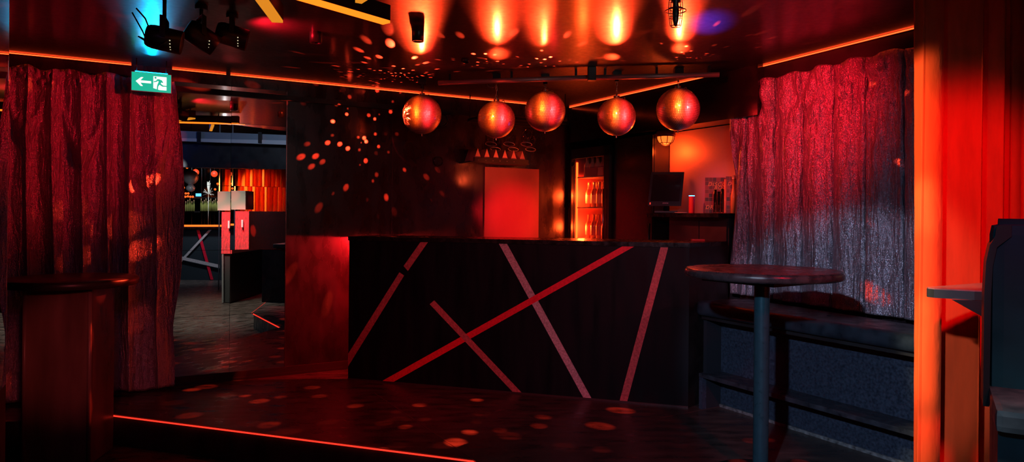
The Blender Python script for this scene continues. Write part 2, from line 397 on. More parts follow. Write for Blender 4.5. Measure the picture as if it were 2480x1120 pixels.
# ------------------------------------------------------------------ ceiling fixtures
def can(u, v, d, ax, label, lens=True, L=.155, R=.056):
    c = pd(u, v, d); ax = Vector(ax).normalized()
    t = thing('par_can_light', c, label, 'stage light', 'stage lights on the ceiling')
    m = MB(); m.lathe([(0,-L/2),(R*.8,-L/2),(R*.93,-L/2+.012),(R,-L/2+.03),(R,L/2),(R*.94,L/2),(R*.9,L/2-.02)], c, ax, 32); m.build('housing', plastic, t)
    m = MB(); m.lathe([(0,L/2-.022),(R*.9,L/2-.02)], c, ax, 28); m.build('lens', E('red lamp lens', (1,.06,.012), 5.), t)
    side = ax.cross(Vector((0,0,1))).normalized(); m = MB()
    pts = [c-side*R*1.12, c-side*R*1.12+Vector((0,0,R*1.7)), c+side*R*1.12+Vector((0,0,R*1.7)), c+side*R*1.12]
    for a, b in zip(pts, pts[1:]):
        dd = (b-a).normalized(); w = ax*.012; h = dd.cross(ax)*.0025
        m.prism([a-w-h, a+w-h, a+w+h, a-w+h], b-a)
    m.build('yoke', dark_metal, t)
    m = MB(); top = c+Vector((0,0,R*1.7)); m.tube([top, (top.x,top.y,CEIL)], .009, 10); m.cyl((top.x,top.y,CEIL-.02), .03, .02); m.build('hanger', dark_metal, t)
    m = MB(); pr = ax.cross(side)
    for k in range(4):
        q = c+ax*(L*.2-k*.0)+(side*math.cos(.2+k*.28)-Vector((0,0,1))*math.sin(.2+k*.28))*R*1.0
        m.lathe([(0,0),(.003,.0),(.002,.003),(0,.004)], q, side*math.cos(.2+k*.28)-Vector((0,0,1))*math.sin(.2+k*.28), 8)
    m.build('vent_dots', E('glowing vent dots', (1,.85,.5), .8), t)
    return c, ax
c1, a1 = can(398, 95, 3.35, (.9,.30,-.16), 'nearest left stage light, its red lens seen edge-on, below the blue glow')
c2, a2 = can(487, 90, 3.55, (.62,.45,-.42), 'middle of three black stage lights under the ceiling')
c3, a3 = can(562, 87, 3.7, (.85,.3,-.22), 'right of three black stage lights, beside the amber tube')
tb = tag(MB().tube([pd(330,20,3.2), pd(352,45,3.25), pd(362,70,3.3), pd(352,95,3.3), pd(335,88,3.3), pd(360,105,3.3), pd(385,118,3.3), pd(420,124,3.32)], .0035, 8).tube(
    [pd(320,30,3.2), pd(345,75,3.25), pd(360,110,3.28), pd(380,117,3.3), pd(403,100,3.3)], .0032, 8).build('loose_cable', plastic), 'loose black cables looping beside the left stage light', 'cable')
def bar_light(p, q, w, h, label, mat):
    p, q = Vector(p), Vector(q); mid = (p+q)/2; d = (q-p).normalized(); n = Vector((-d.y,d.x,0))*w/2
    t = thing('tube_light', mid, label, 'ceiling light', 'tube lights on the ceiling')
    MB().prism([p-n, p+n, q+n, q-n], (0,0,.012)).build('diffuser', mat, t)
    MB().prism([p-n*1.06+Vector((0,0,.0125)), p+n*1.06+Vector((0,0,.0125)), q+n*1.06+Vector((0,0,.0125)), q-n*1.06+Vector((0,0,.0125))], (0,0,h)).build('housing', dark_metal, t)
    for f in (.15,.85): z = p.lerp(q,f); MB().tube([(z.x,z.y,p.z+h), (z.x,z.y,max(CEIL, p.z+h+.01))], .006, 8).build('suspension_rod', dark_metal, t)
zt1 = 2.19
e1 = pz(936, 58, zt1); e0 = pz(735, 0, zt1); dv = (e1-e0).normalized()
bar_light(e1-dv*1.35, e1, .052, .075, 'long orange tube light hanging from the ceiling at top centre left', tube_or)
f1 = pz(672, 55, zt1); f0 = pz(632, 0, zt1); dv = (f1-f0).normalized()
bar_light(f1-dv*.38, f1, .052, .075, 'amber tube light end beside the stage lights', tube_ye)
g0 = pz(868, 8, zt1); g1 = pz(896, -10, zt1); dv = (g1-g0).normalized()
bar_light(g0, g0+dv*.6, .03, .06, 'short dim tube light behind the long orange tube', tube_ye)
def downlight(u, vb, d, R, L, label, lip=None):
    c = pd(u, vb, d); L = CEIL-c.z
    t = thing('ceiling_spotlight', c, label, 'spotlight', 'black cylinder spotlights on the ceiling')
    MB().lathe([(R*.86,.012),(R*.86,0),(R,0),(R,L)], c, (0,0,1), 32).build('housing', dark_metal, t)
    MB().lathe([(0,.012),(R*.86,.012)], c, (0,0,1), 24).build('lens', M('lamp lens', (.25,.2,.2), .2) , t)
downlight(1012, 101, 4.02, .034, .09, 'black cylinder spotlight on ceiling above the leftmost disco ball')
downlight(765, 105, 4.05, .035, .09, 'black cylinder spotlight on ceiling right of the stage lights')
downlight(1127, 152, 4.75, .028, .09, 'small black cylinder spotlight on the dark ceiling between two red reflections')
downlight(2003, 22, 3.58, .04, .09, 'black cylinder spotlight on ceiling above the right curtain')
# hanging wire cage lamp
p = pd(1636, 66, 3.25); ztp = CEIL
t = thing('cage_lamp', (p.x,p.y,p.z), 'black wire cage lamp hanging from the ceiling near the top right centre', 'lamp')
MB().lathe([(0,.0),(.006,.005),(.013,.03),(.016,.07),(.012,.11),(.02,.12),(.02,.2),(.008,.21),(.008,ztp-p.z)], p, (0,0,1), 18).build('socket', plastic, t)
m = MB()
for z, R in ((.004,.024),(.045,.03),(.085,.033),(.12,.03)): m.torus((p.x,p.y,p.z+z), R, .002, (0,0,1), 24, 6)
m.torus((p.x,p.y,p.z+.075), .047, .0028, (0,0,1), 28, 6)
for k in range(6): a = k*PI/3; m.tube([(p.x+math.cos(a)*R, p.y+math.sin(a)*R, p.z+z) for z, R in ((.004,.024),(.045,.03),(.085,.033),(.12,.03),(.16,.02))], .0018, 6)
m.build('wire_cage', dark_metal, t)
MB().tube([(p.x-.02,p.y,p.z+.19),(p.x-.028,p.y,p.z+.24),(p.x-.02,p.y,ztp)], .003, 6).build('cable', plastic, t)

# ------------------------------------------------------------------ exit sign
so = .27
sx0, z1 = LW.hit(319, 175, so); sx1, z2 = LW.hit(414, 222, so)
SW = sx1-sx0; zt_ = (LW.hit(319,174,so)[1]+LW.hit(414,182,so)[1])/2; zb_ = (LW.hit(319,218,so)[1]+LW.hit(414,226,so)[1])/2; SH = zt_-zb_
ex = thing('exit_sign', LW((sx0+sx1)/2, so, zb_), 'glowing green emergency exit sign with arrow hanging before the left curtain', 'sign')
def ST(x, o, y): return LW(sx0+SW*x, so+o, zt_-SH*y)
MB().box((sx0-.004,so-.03,zb_-.004), (sx1+.004,so-.001,zt_+.004), LW, .003).build('housing', M('pale sign housing', (.25,.4,.6), .3), ex)
MB().box((0,0,0), (1,.001,1), ST).build('green_panel', E('sign green', (.0,.42,.27), 1.15, (.0,.2,.14)), ex)
wm_ = E('sign white', (.75,1.,.95), 1.05, (.7,.8,.8)); m = MB()
def poly(pts, o, mb): mb.prism([ST(x, o, y) for x, y in pts], LW.n*.0005)
poly([(.10,.49),(.235,.25),(.295,.25),(.22,.43),(.49,.43),(.49,.56),(.22,.56),(.285,.74),(.225,.74)], .0012, m); m.build('arrow', wm_, ex)
m = MB(); poly([(.545,.14),(.885,.14),(.885,.88),(.70,.88),(.545,.80)], .0012, m); m.build('doorway', wm_, ex)
m = MB(); gm = MATS['sign green']
poly([(.60+.028*math.cos(k*PI/6), .22+.055*math.sin(k*PI/6)) for k in range(12)], .0019, m)
for pts in ([(.63,.30),(.70,.28),(.76,.42),(.72,.58),(.66,.56),(.68,.42)], [(.55,.43),(.62,.38),(.64,.30),(.67,.30),(.65,.42),(.56,.48)], [(.70,.30),(.76,.33),(.80,.46),(.77,.48),(.73,.38),(.70,.36)],
            [(.72,.50),(.80,.62),(.885,.62),(.885,.67),(.78,.68),(.68,.56)], [(.66,.52),(.71,.56),(.67,.70),(.665,.86),(.635,.86),(.64,.68)]): poly(pts, .0019, m)
m.build('running_figure', gm, ex)
MB().box((sx0+.02,so-.024,zt_+.004), (sx1-.02,so-.008,zt_+.010), LW).build('added_top_glow', E('added blue sign glow', (.0,.42,1), 9.), ex)  # glow added on the housing to turn the ceiling blue
for x in (.12,.88): MB().tube([ST(x,-.015,0)+Vector((0,0,.008)), Vector((*ST(x,-.015,0).xy, CEIL))], .004, 8).build('hanger_rod', dark_metal, ex)

# ------------------------------------------------------------------ left shimmering curtain
cs0, _ = LW.hit(-70, 500); cs1, _ = LW.hit(424, 500)
def ltop(s): return LW(cs0+(cs1-.02-cs0)*s, .1, 2.19+.012*math.sin(s*31)+.01*N(s*14,0,3))
def lbot(s): return LW(cs0+(cs1-cs0)*s, .1, .02+.02*N(s*9,1,2))
def lfn(s, t, p):
    x = s*(cs1-cs0)
    w = x*21+2.2*N(x*2.1,t*.55,1)+.35*N(x*5,t*1.2,2)
    a = .6+.4*N(x*3,t*.8,11)
    d = .075*a*(1-abs(math.sin(w))**.75)                                       # rounded pleats with sharp creases
    d += .022*N(x*11,t*1.1,5)
    for k, (xc, tc, w_) in enumerate(((.62,.25,.10),(1.0,.32,.11),(1.36,.36,.12),(1.62,.30,.10),(.3,.2,.09))):   # swags between gathers
        u = (x-xc)/w_; v = t-tc+.10*u*u
        if abs(u) < 1.3: d += .055*math.exp(-(v/.035)**2)*max(0,1-abs(u)/1.3)
    if t < .05: d += .03*N(x*40,t*60,4)
    flare = (.06*math.sin(min(1,t*1.25)*PI)+.02*N(t*7,2,2))*max(0,(s-.8)/.2)**2
    if t > .8: flare += .012*N(t*60,1,6)*max(0,(s-.97)/.03)
    return p+LW.n*(d+.01)+LW.x*(flare+.008*N(x*20,t*3,7))
o = cloth(MB(), ltop, lbot, lfn, 420, 120).build('sparkling_curtain', lame_m)
tag(o, 'sparkling lame curtain hanging along the wall left of the mirror', 'curtain')
mo = o.modifiers.new('t', 'SOLIDIFY'); mo.thickness = .002

# ------------------------------------------------------------------ right shimmering curtain
def rtop(s): return CW(.03+1.45*s, .02, 2.19+.01*math.sin(s*40))
def rbot(s): return CW(.03+1.45*s, .02, .715)
def rfn(s, t, p):
    x = 1.45*s; d = .012*math.sin(x*30+3*N(x*2,t*.4,1))+.016*N(x*7,t*.6,5)
    d *= min(1,t*6+.25)
    e = x % .235; d -= .05*math.exp(-(e-.11)**2/.00008)                       # deep seams
    if t < .4: d += .045*N(x*13,t*13,9)*(1-t/.4)
    sh = .0
    if s < .12: sh = (-.03*(1-s/.12))*(.4+math.sin(t*7)*.5); d += .03*(1-s/.12)*math.sin(t*9+s*60)
    return p+CW.n*(d+.02)+CW.x*sh
o = cloth(MB(), rtop, rbot, rfn, 300, 150).build('sparkling_curtain', lame_m)
tag(o, 'sparkling lame curtain behind the bench right of the bar', 'curtain')
mo = o.modifiers.new('t', 'SOLIDIFY'); mo.thickness = .002
t = thing('curtain_hook', CW(-.02,.03,2.2), 'dark bracket with loose ties at the left top corner of the right curtain', 'bracket')
p = CW(0,.04,2.22); MB().box((-.05,-.02,2.2), (.02,.045,2.235), CW).tube([p, CW(.03,.05,2.14), CW(.06,.05,2.06)], .003, 6).tube([p, CW(.0,.05,2.15), CW(.05,.05,2.1)], .003, 6).build('bracket', dark_metal, t)

# ------------------------------------------------------------------ tall red drape at the right
dp0, dp1 = pd(2217, 560, 2.72), pd(2600, 560, 3.60)
dd = (dp1-dp0); dd.z = 0; dl = dd.length; dx = dd.normalized(); dn = Vector((dx.y,-dx.x,0))
if dn.y > 0: dn = -dn
lines = [0, .06,.105,.30,.50,.55,.645,.72,.80,.88,.96,1.05]
def dtop(s): return Vector((dp0.x,dp0.y,CEIL+.22))+dx*(dl*s)
def dbot(s): return Vector((dp0.x,dp0.y,.015))+dx*(dl*s)
def du(u): 
    p = pp(u, 560, dp0, dn); return (p-dp0).dot(dx)
ridge = [du(u) for u in (2190, 2221, 2300, 2366, 2398, 2414, 2434, 2450, 2480, 2512, 2545, 2580, 2620)]
def dfn(s, t, p):
    x = s*dl
    d = 0
    for a, b in zip(ridge, ridge[1:]):
        w = b-a
        a2, b2 = a, b
        if a2 <= x < b2 or (b == ridge[-1] and x >= b2):
            q = (x-a2)/(b2-a2); dep = max(.035, min(.16, w*.55)); th = (.12 if a < .05 else .66)+.16*(t-.35)
            if q < .04: d = dep*(1-.75*q/.04)
            elif q < th: d = dep*.25*(1-(q-.04)/(th-.04))
            else: e = (q-th)/(1-th); d = dep*(.4*e+.6*e*e*(3-2*e))
            break
    d += .010*N(x*16,t*1.4,4)
    return p+dn*(d-.03)+dx*(-.008*t*(1-s)+.018*(t-.45)*math.sin(x*16+1)*min(1,x*9))   # folds lean a little
o = cloth(MB(), dtop, dbot, dfn, 520, 70).build('red_drape', drape_m)
tag(o, 'tall orange red velvet drape hanging in deep folds at right', 'curtain')
mo = o.modifiers.new('t', 'SOLIDIFY'); mo.thickness = .003

# ------------------------------------------------------------------ bench under the right curtain
b0, b1 = pz(1745, 985, 0), pz(2170, 1120, 0)
ba = math.atan2(b1.y-b0.y, b1.x-b0.x); bx = Vector((math.cos(ba), math.sin(ba), 0))
bn = Vector((bx.y,-bx.x,0)); bn = bn if bn.x < 0 else -bn
BN = Frame((b0.x,b0.y), ba, bn)
bench = thing('bench', BN(.6,0,0), 'long dark blue bench with footrest below the right curtain', 'bench')
LB = 1.45; zf = .235
MB().box((-.0,-.1,0), (LB,0,.62), BN).build('base_panel', bench_m, bench)
MB().box((-.03,-.1,0), (-.001,.13,.62), BN).build('end_post', M('bench dark end', (.02,.022,.03), .45), bench)
MB().box((-.03,.001,zf-.028), (LB,.17,zf), BN, .006).build('footrest_board', M('worn footrest board', (.03,.033,.045), .4, var=(20,.5)), bench)
MB().box((-.03,.131,0), (-.0,.166,zf-.028), BN).build('footrest_end', bench_m, bench)
def seat(z0, z1, f, e):
    pts = [BN(-.07+e,f-.05,z0), BN(-.02,f,z0), BN(LB,f,z0), CW(1.45,.1,z0), CW(.22,.1,z0), BN(-.07+e,-.06,z0)]
    return [Vector((p.x,p.y,z0)) for p in pts], Vector((0,0,z1-z0))
bm = bmesh.new(); pts, up = seat(.615, .705, .2, 0.)
f = bm.faces.new([bm.verts.new(p) for p in pts]); r = bmesh.ops.extrude_face_region(bm, geom=[f]); bmesh.ops.translate(bm, vec=up, verts=[v for v in r['geom'] if isinstance(v, bmesh.types.BMVert)])
bmesh.ops.bevel(bm, geom=bm.edges[:], offset=.03, segments=4, profile=.6, affect='EDGES'); bm.verts.index_update()
m = MB(); m.add([v.co.copy() for v in bm.verts], [[v.index for v in f.verts] for f in bm.faces], True); bm.free(); m.build('seat_cushion', seat_m, bench)
pts, up = seat(.59, .615, .16, .02); MB().prism(pts, up).build('seat_board', black_matt, bench)
MB().box((.0,.0005,0), (LB,.012,.018), BN).build('floor_trim', M('pale worn trim', (.16,.16,.17), .5, var=(40,.6)), bench)

# ------------------------------------------------------------------ right round high table
tc = pd(1846, 652, 3.42); zt_t = tc.z; RT = 365/2/F*3.42
t = thing('round_high_table', (tc.x,tc.y,0), 'round black high table on one post in front of the bench', 'table')
tt = M('black table top', (.03,.026,.03), .28, bump=(30,.06), var=(18,.5))
edge_p = [(0,-.042),(RT-.02,-.042),(RT-.006,-.038),(RT,-.028),(RT,-.010),(RT-.008,-.001),(RT-.02,0),(0,0)]
MB().lathe(edge_p, (tc.x,tc.y,zt_t), (0,0,1), 72).build('tabletop', tt, t)
q = Frame((tc.x,tc.y), .62, (math.sin(.62),-math.cos(.62)))
MB().box((-.2,-.2,zt_t-.062), (.2,.2,zt_t-.042), q).build('support_plate', dark_metal, t)
MB().cyl((tc.x,tc.y,.012), .036, zt_t-.075, n=40).build('post', M('blue black post', (.02,.07,.095), .3, .3, var=(40,.12)), t)
MB().lathe([(0,0),(.24,0),(.24,.008),(.06,.02),(0,.02)], (tc.x,tc.y,0), (0,0,1), 48).build('foot_plate', dark_metal, t)

# ------------------------------------------------------------------ left high table on a boxed post
pc = pd(175, 680, 4.15)
lt = thing('post_table', (pc.x,pc.y,LOW), 'dim round high table on a boxed wooden post at left', 'table')
z0 = H-(672-511)/F*4.15; R2 = 288/2/F*4.15
MB().lathe([(0,-.045),(R2-.01,-.045),(R2,-.036),(R2,-.01),(R2-.01,0),(0,0)], (pc.x,pc.y,z0), (0,0,1), 64).build('tabletop', M('dim table top', (.035,.02,.022), .35), lt)
ya = math.atan2(-pc.x, pc.y)    # the face is turned to the room
PF = Frame((pc.x,pc.y), .12, (math.sin(.12),-math.cos(.12)))
hw = 138/2/F*4.15
MB().box((-hw,-hw,LOW), (hw,hw,z0-.045), PF, .006).build('post_panel', wood, lt)
m = MB()
for x in (-hw-.004, hw+.004): m.tube([PF(x,hw-.004,LOW+.01), PF(x,hw-.004,z0-.05)], .012, 10)
m.build('corner_trim', M('wood corner trim', (.2,.12,.11), .35), lt)

# ------------------------------------------------------------------ left mirror panel seen edge-on
Eg = pd(17.5, 560, 2.0); md = Vector((-.449,.893,0)); mn = Vector((.893,.449,0))
t = thing('mirror_panel', (Eg.x,Eg.y,LOW), 'tall mirror panel with a pale polished edge at the far left', 'mirror')
zb2 = 1.26-(930-509)/F*2.0
MB().prism([(Eg.x,Eg.y,zb2), tuple(Vector((Eg.x,Eg.y,zb2))-md*1.2), tuple(Vector((Eg.x,Eg.y,zb2))-md*1.2-mn*.006), tuple(Vector((Eg.x,Eg.y,zb2))-mn*.006)], (0,0,2.9-zb2)).build('glass', mirror_m, t)
E2 = Vector((Eg.x,Eg.y,zb2))+md*.0005
MB().prism([E2-mn*.006, E2+mn*.0, E2+md*.004+mn*.0, E2+md*.004-mn*.006], (0,0,2.9-zb2)).build('polished_edge', white_edge, t)
E3 = Vector((Eg.x,Eg.y,LOW)); MB().prism([E3, E3-md*1.2, E3-md*1.2-mn*.05, E3-mn*.05], (0,0,zb2-LOW)).build('plinth', black_matt, t)

# ------------------------------------------------------------------ booth and shelf table at far right
bp = pd(2381, 800, 1.95)
ang = math.radians(-31)
BO = Frame((bp.x,bp.y), ang, (math.sin(ang),-math.cos(ang)))
bt = thing('booth_seat', (bp.x,bp.y,0), 'high backed teal booth seat with black rim at far right', 'booth')
zbt = H-(545-531)/F*1.95; zst = H-(978-531)/F*1.95+.055
prof = [(0,0),(0,zbt-.16),(.006,zbt-.085),(.018,zbt-.045),(.03,zbt-.03),(.032,zbt-.004),(.05,zbt+.002)]
m = MB()
prof_l = [(.0,zst-.055),(-.0,zbt-.20),(.004,zbt-.10),(.012,zbt-.055),(.024,zbt-.03),(.027,zbt-.006),(.036,zbt),(.06,zbt),(.06,zbt-.03),(.028,zbt-.06),(.019,zbt-.11),(.016,zbt-.2),(.014,zst-.055)]
m.prism([BO(x,.03,z) for x, z in prof_l], -BO.n*.12); m.build('side_rim', M('black booth rim', (.006,.006,.009), .45, spec=.25), bt)
m = MB(); m.box((.015,-.08,zst-.03), (1.0,.024,zbt+.004), BO, .03); m.tube([BO(.034,-.028,zbt-.016), BO(1.0,-.028,zbt-.016)], .034, 20); m.build('backrest', teal, bt)
MB().box((.012,-.02,zst-.055), (1.0,.30,zst+.0), BO, .015).build('seat_cushion', seat_m, bt)
MB().box((.02,-.06,0), (1.0,.25,zst-.056), BO).build('base', M('booth base board', (.008,.018,.026), .5, var=(8,.3)), bt)
# shelf table beyond the booth
tp = [pd(2250,697,2.32), pd(2470,681,2.62), pd(2560,735,1.99), pd(2330,712,2.12)]
zst2 = tp[0].z
tip = pd(2250, 697, 2.30); zs2 = tip.z
sp = [Vector((tip.x+.006,tip.y-.02,zs2)), Vector((tip.x-.002,tip.y,zs2)), Vector((tip.x+.006,tip.y+.02,zs2)), Vector((tip.x+.42,tip.y+.26,zs2)), Vector((tip.x+.62,tip.y-.1,zs2)), Vector((tip.x+.30,tip.y-.16,zs2)), Vector((tip.x+.10,tip.y-.075,zs2))]
st_ = thing('wall_table', (tip.x+.3,tip.y,zs2), 'dark red topped table corner with bracket in front of the drape', 'table')
MB().prism(sp, (0,0,-.028)).build('tabletop', M('red brown table top', (.22,.07,.07), .22, var=(20,.25)), st_)
MB().prism([(p+(p-Vector((tip.x+.3,tip.y+.02,zs2))).normalized()*.002)-Vector((0,0,.004)) for p in sp], (0,0,-.027)).build('edge_band', plastic, st_)
a, b, c = pd(2308,734,2.23), pd(2420,734,2.2), pd(2420,790,2.2); a.z = b.z = zs2-.032
MB().prism([a,b,c], (.006,.02,0)).build('bracket', plastic, st_)
pq = Vector((tip.x+.3,tip.y-.05,0)); MB().box((pq.x,pq.y-.02,0), (pq.x+.05,pq.y+.03,zs2-.033)).build('support_post', plastic, st_)

# ------------------------------------------------------------------ behind the bar: fridge
fr = thing('drinks_fridge', RW(.36,-.3,0), 'tall black glass door drinks fridge lit red inside', 'fridge')
fs0, fs1, fz = .055, .66, 1.885
MB().box((fs0,-.62,0), (fs0+.03,-.03,fz), RW).box((fs1-.03,-.62,0), (fs1,-.03,fz), RW).box((fs0,-.62,0), (fs1,-.6,fz), RW).box((fs0,-.62,fz-.05), (fs1,-.03,fz), RW).box((fs0,-.62,0), (fs1,-.03,.12), RW).build('cabinet', plastic, fr)
inn = M('fridge inner wall', (.4,.09,.09), .45)
MB().box((fs0+.03,-.6,.12), (fs1-.03,-.595,fz-.05), RW).box((fs0+.03,-.6,.12), (fs0+.033,-.04,fz-.05), RW).box((fs1-.033,-.6,.12), (fs1-.03,-.04,fz-.05), RW).build('inner_lining', inn, fr)
dr = MB().box((fs0,-.028,.1), (fs0+.022,0,fz), RW).box((fs1-.075,-.028,.1), (fs1,0,fz), RW).box((fs0,-.028,fz-.09), (fs1,0,fz), RW).box((fs0,-.028,.1), (fs1,0,.17), RW).build('door', plastic, fr)
fg = bpy.data.materials.new('thin clear glass'); MATS['thin clear glass'] = fg; nt, _b = nodes(fg); nt.nodes.remove(_b)
tr = nt.nodes.new('ShaderNodeBsdfTransparent'); tr.inputs[0].default_value = (.95,.9,.9,1); gy = nt.nodes.new('ShaderNodeBsdfGlossy'); gy.inputs['Roughness'].default_value = .02
mx = nt.nodes.new('ShaderNodeMixShader'); mx.inputs[0].default_value = .06
nt.links.new(tr.outputs[0], mx.inputs[1]); nt.links.new(gy.outputs[0], mx.inputs[2]); nt.links.new(mx.outputs[0], nt.nodes['Material Output'].inputs[0])
g = MB().box((fs0+.022,-.018,.17), (fs1-.075,-.014,fz-.09), RW).build('door_glass', fg, dr)
MB().tube([RW(fs1-.055,.02,.9), RW(fs1-.055,.02,1.5)], .006, 8).build('handle', M('reddish chrome', (.6,.5,.5), .2, 1.), dr)
p = RW(fs0+.05,.002,fz-.14); MB().cyl(p, .022, .004, RW.n).build('lock_disc', plastic, dr)
MB().box((fs0+.034,-.06,.2), (fs0+.046,-.045,fz-.12), RW).build('inner_light_strip', E('fridge strip light', (1,.10,.01), 4.5), fr)
def shelf_z(v): return RW.hit(1440, v, -.12)[1]
shz = [shelf_z(428), shelf_z(502), shelf_z(578)]
for z in shz: MB().box((fs0+.05,-.58,z-.012), (fs1-.035,-.05,z), RW).build('shelf', M('fridge shelf', (.3,.25,.25), .3), fr)
bg = M('amber bottle glass', (.55,.2,.1), .12, spec=.8); cg = M('pale bottle glass', (.8,.5,.35), .12, spec=.8)
lb = M('bottle label', (.85,.62,.4), .6); lb2 = M('dark label', (.5,.2,.16), .6); foil = M('bottle foil', (.75,.5,.3), .35, .3)
def bottle(c, h, r, label, cat='bottle', group=None, glassm=bg, lab=lb, neckfoil=True):
    c = Vector(c); t = thing('beer_bottle', c, label, cat, group)
    MB().lathe([(0,0),(r,.002),(r,h*.55),(r*.85,h*.63),(r*.42,h*.74),(r*.38,h*.95),(r*.45,h*.96),(r*.45,h),(0,h)], c, n=18).build('bottle_glass', glassm, t)
    MB().lathe([(r*1.02,h*.14),(r*1.02,h*.48)], c, n=18).build('label', lab, t)
    if neckfoil: MB().lathe([(r*.55,h*.70),(r*.42,h*.78),(r*.42,h*.97),(r*.47,h*.97),(r*.47,h*1.005),(0,h*1.005)], c, n=16).build('neck_foil', foil, t)
    return t
ft = ['upper', 'middle', 'bottom']
for k, z in enumerate(shz):
    n = 5; h = (.185,.235,.225)[k]
    for j in range(n):
        s = fs0+.135+j*.083+(.02 if k else -.01)
        nm = ('leftmost', 'second from left', 'middle', 'fourth from left', 'rightmost')[j]
        c = RW(s, -.11, z+.001)
        if j == 0: b0_ = bottle(c, h, .031, f'{nm} bottle in the front row on the {ft[k]} shelf of the fridge', group=f'bottles on the {ft[k]} fridge shelf', glassm=(cg, bg, bg)[k], lab=(lb2, lb, lb2)[k], neckfoil=(k == 1))
        else: dup(b0_, c, f'{nm} bottle in the front row on the {ft[k]} shelf of the fridge', rot=j*.9)
    for j in range(4):
        dup(b0_, RW(fs0+.16+j*.09, -.2, z+.001), f'bottle half hidden in the second row on the {ft[k]} shelf of the fridge', rot=j)
for k, (s, w, lab, mt) in enumerate(((.20,.17,'low reddish carton of bottles at the left of the upper fridge shelf', lb2),(.385,.08,'small pale carton on the upper fridge shelf', lb))):
    t = thing('bottle_carton', RW(fs0+s,-.09,shz[0]), lab, 'carton')
    MB().box((fs0+s-.03,-.066,shz[0]+.001), (fs0+s+w-.03,-.062,shz[0]+.075), RW).build('carton_front', mt, t)

# tall black cupboard, side cabinet, lit steel wall
t = thing('tall_cupboard', RW(.95,-.3,0), 'tall plain black cupboard between fridge and cash screen', 'cupboard')
MB().box((.675,-.68,0), (1.19,-.06,zs-.02), RW).build('body', black_gloss, t); MB().box((.68,-.06,.08), (1.185,-.042,zs-.03), RW).build('door', black_gloss, t)
MB().tube([RW(1.15,-.035,.95), RW(1.15,-.035,1.2)], .006, 8).build('handle', dark_metal, t)
zc = 1.285
cb = thing('side_cabinet', RW(1.8,-.3,0), 'dark cabinet with a shelf top behind the right end of the bar', 'cabinet')
MB().box((1.33,-.23,0), (1.96,-.1,zc-.03), RW).build('body', M('dark brown cabinet', (.05,.025,.03), .4, var=(6,.3)), cb)
MB().box((1.345,-.1,.1), (1.67,-.085,zc-.06), RW).build('door', MATS['dark brown cabinet'], cb); MB().box((1.68,-.1,.1), (1.95,-.085,zc-.06), RW).build('door', MATS['dark brown cabinet'], cb)
MB().box((1.2,-.23,zc-.03), (1.98,.03,zc), RW, .004).build('top_board', counter_m, cb)
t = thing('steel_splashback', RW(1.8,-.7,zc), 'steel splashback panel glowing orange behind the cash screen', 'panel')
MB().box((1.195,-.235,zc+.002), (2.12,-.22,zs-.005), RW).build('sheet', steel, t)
# lamp under the soffit
lp = RW(1.36, -.38, zs); r = ray(1612, 338); 
lp = pp(1612, 325, RW(0,-.085,0), RW.n); lp.z = zs
t = thing('bulkhead_lamp', lp, 'round caged wall lamp glowing orange under the soffit', 'lamp')
MB().lathe([(0,0),(.062,0),(.07,-.012),(.078,-.03),(.078,-.045),(.07,-.05)], lp, n=36).build('base', M('red brown lamp base', (.3,.1,.08), .4), t)
MB().lathe([(.066,-.048),(.064,-.07),(.052,-.095),(.03,-.112),(0,-.118)], lp, n=32).build('glass_dome', E('orange lamp glass', (1,.10,.012), 2.6), t)
m = MB()
for k in range(4):
    a = k*PI/4; m.tube([lp+Vector((math.cos(a)*x, math.sin(a)*x, z)) for x, z in ((-.07,-.048),(-.068,-.072),(-.056,-.099),(-.032,-.117),(0,-.123),(.032,-.117),(.056,-.099),(.068,-.072),(.07,-.048))], .003, 8)
m.torus(lp+Vector((0,0,-.105)), .048, .003); m.torus(lp+Vector((0,0,-.05)), .072, .004); m.build('wire_guard', dark_metal, t)

# cash register screen
mp_ = pd(1613, 458, 5.64); ma = math.radians(-12)
t = thing('cash_register_screen', (mp_.x,mp_.y,zc), 'black touch screen cash register tilted back on the cabinet', 'screen')
MF = Frame((mp_.x,mp_.y), ma, (math.sin(ma),-math.cos(ma)))
W_, H_ = 78/F*5.70, 82/F*5.70
def TS(x, o, y): return MF(x*W_/2, o-y*.22*H_/2, mp_.z+y*H_/2) + MF.x*(y*.012)
b = MB().box((-1,-.03,-1), (1,.0,1), TS, .0).build('bezel', plastic, t)
MB().box((-.86,.0,-.72), (.86,.002,.86), TS).build('display', screen_m, t)
MB().box((-.9,.001,-.92), (-.84,.003,-.80), TS).build('power_light', E('small red indicator', (1,.05,.03), 1.2), t)
m = MB()
for k in range(6): m.box((-.12+k*.06,.001,-.87), (-.085+k*.06,.002,-.80), TS)
m.build('maker_mark', M('pale mark', (.8,.4,.4), .5), t)
MB().box((-.09,-.09,zc), (.09,.06,zc+.018), MF, .005).tube([MF(0,-.03,zc+.015), MF(0,-.02,mp_.z-.06)], .02, 12).build('stand', plastic, t)
# red speaker cylinder with a blue light ring
c = pd(1675, 512, 5.4); c.z = zc
t = thing('cylinder_speaker', c, 'slim red cylinder with a glowing blue top beside the cash screen', 'speaker')
MB().lathe([(0,0),(.020,0),(.0215,.004),(.0215,.126),(.0205,.13),(0,.13)], c, n=28).build('body', M('red cloth', (.75,.03,.04), .6, bump=(200,.1)), t)
MB().lathe([(.0185,.13),(.022,.131),(.022,.136),(.0,.137)], c, n=28).build('light_ring', E('blue light ring', (.05,.35,1), 6.), t)
MB().tube([c+Vector((-.03,.0,.004)), c+Vector((-.05,-.05,.004)), c+Vector((-.09,-.03,.004)), c+Vector((-.13,-.0,.004))], .003, 6).build('lead', M('pale lead', (.5,.4,.4), .5), t)
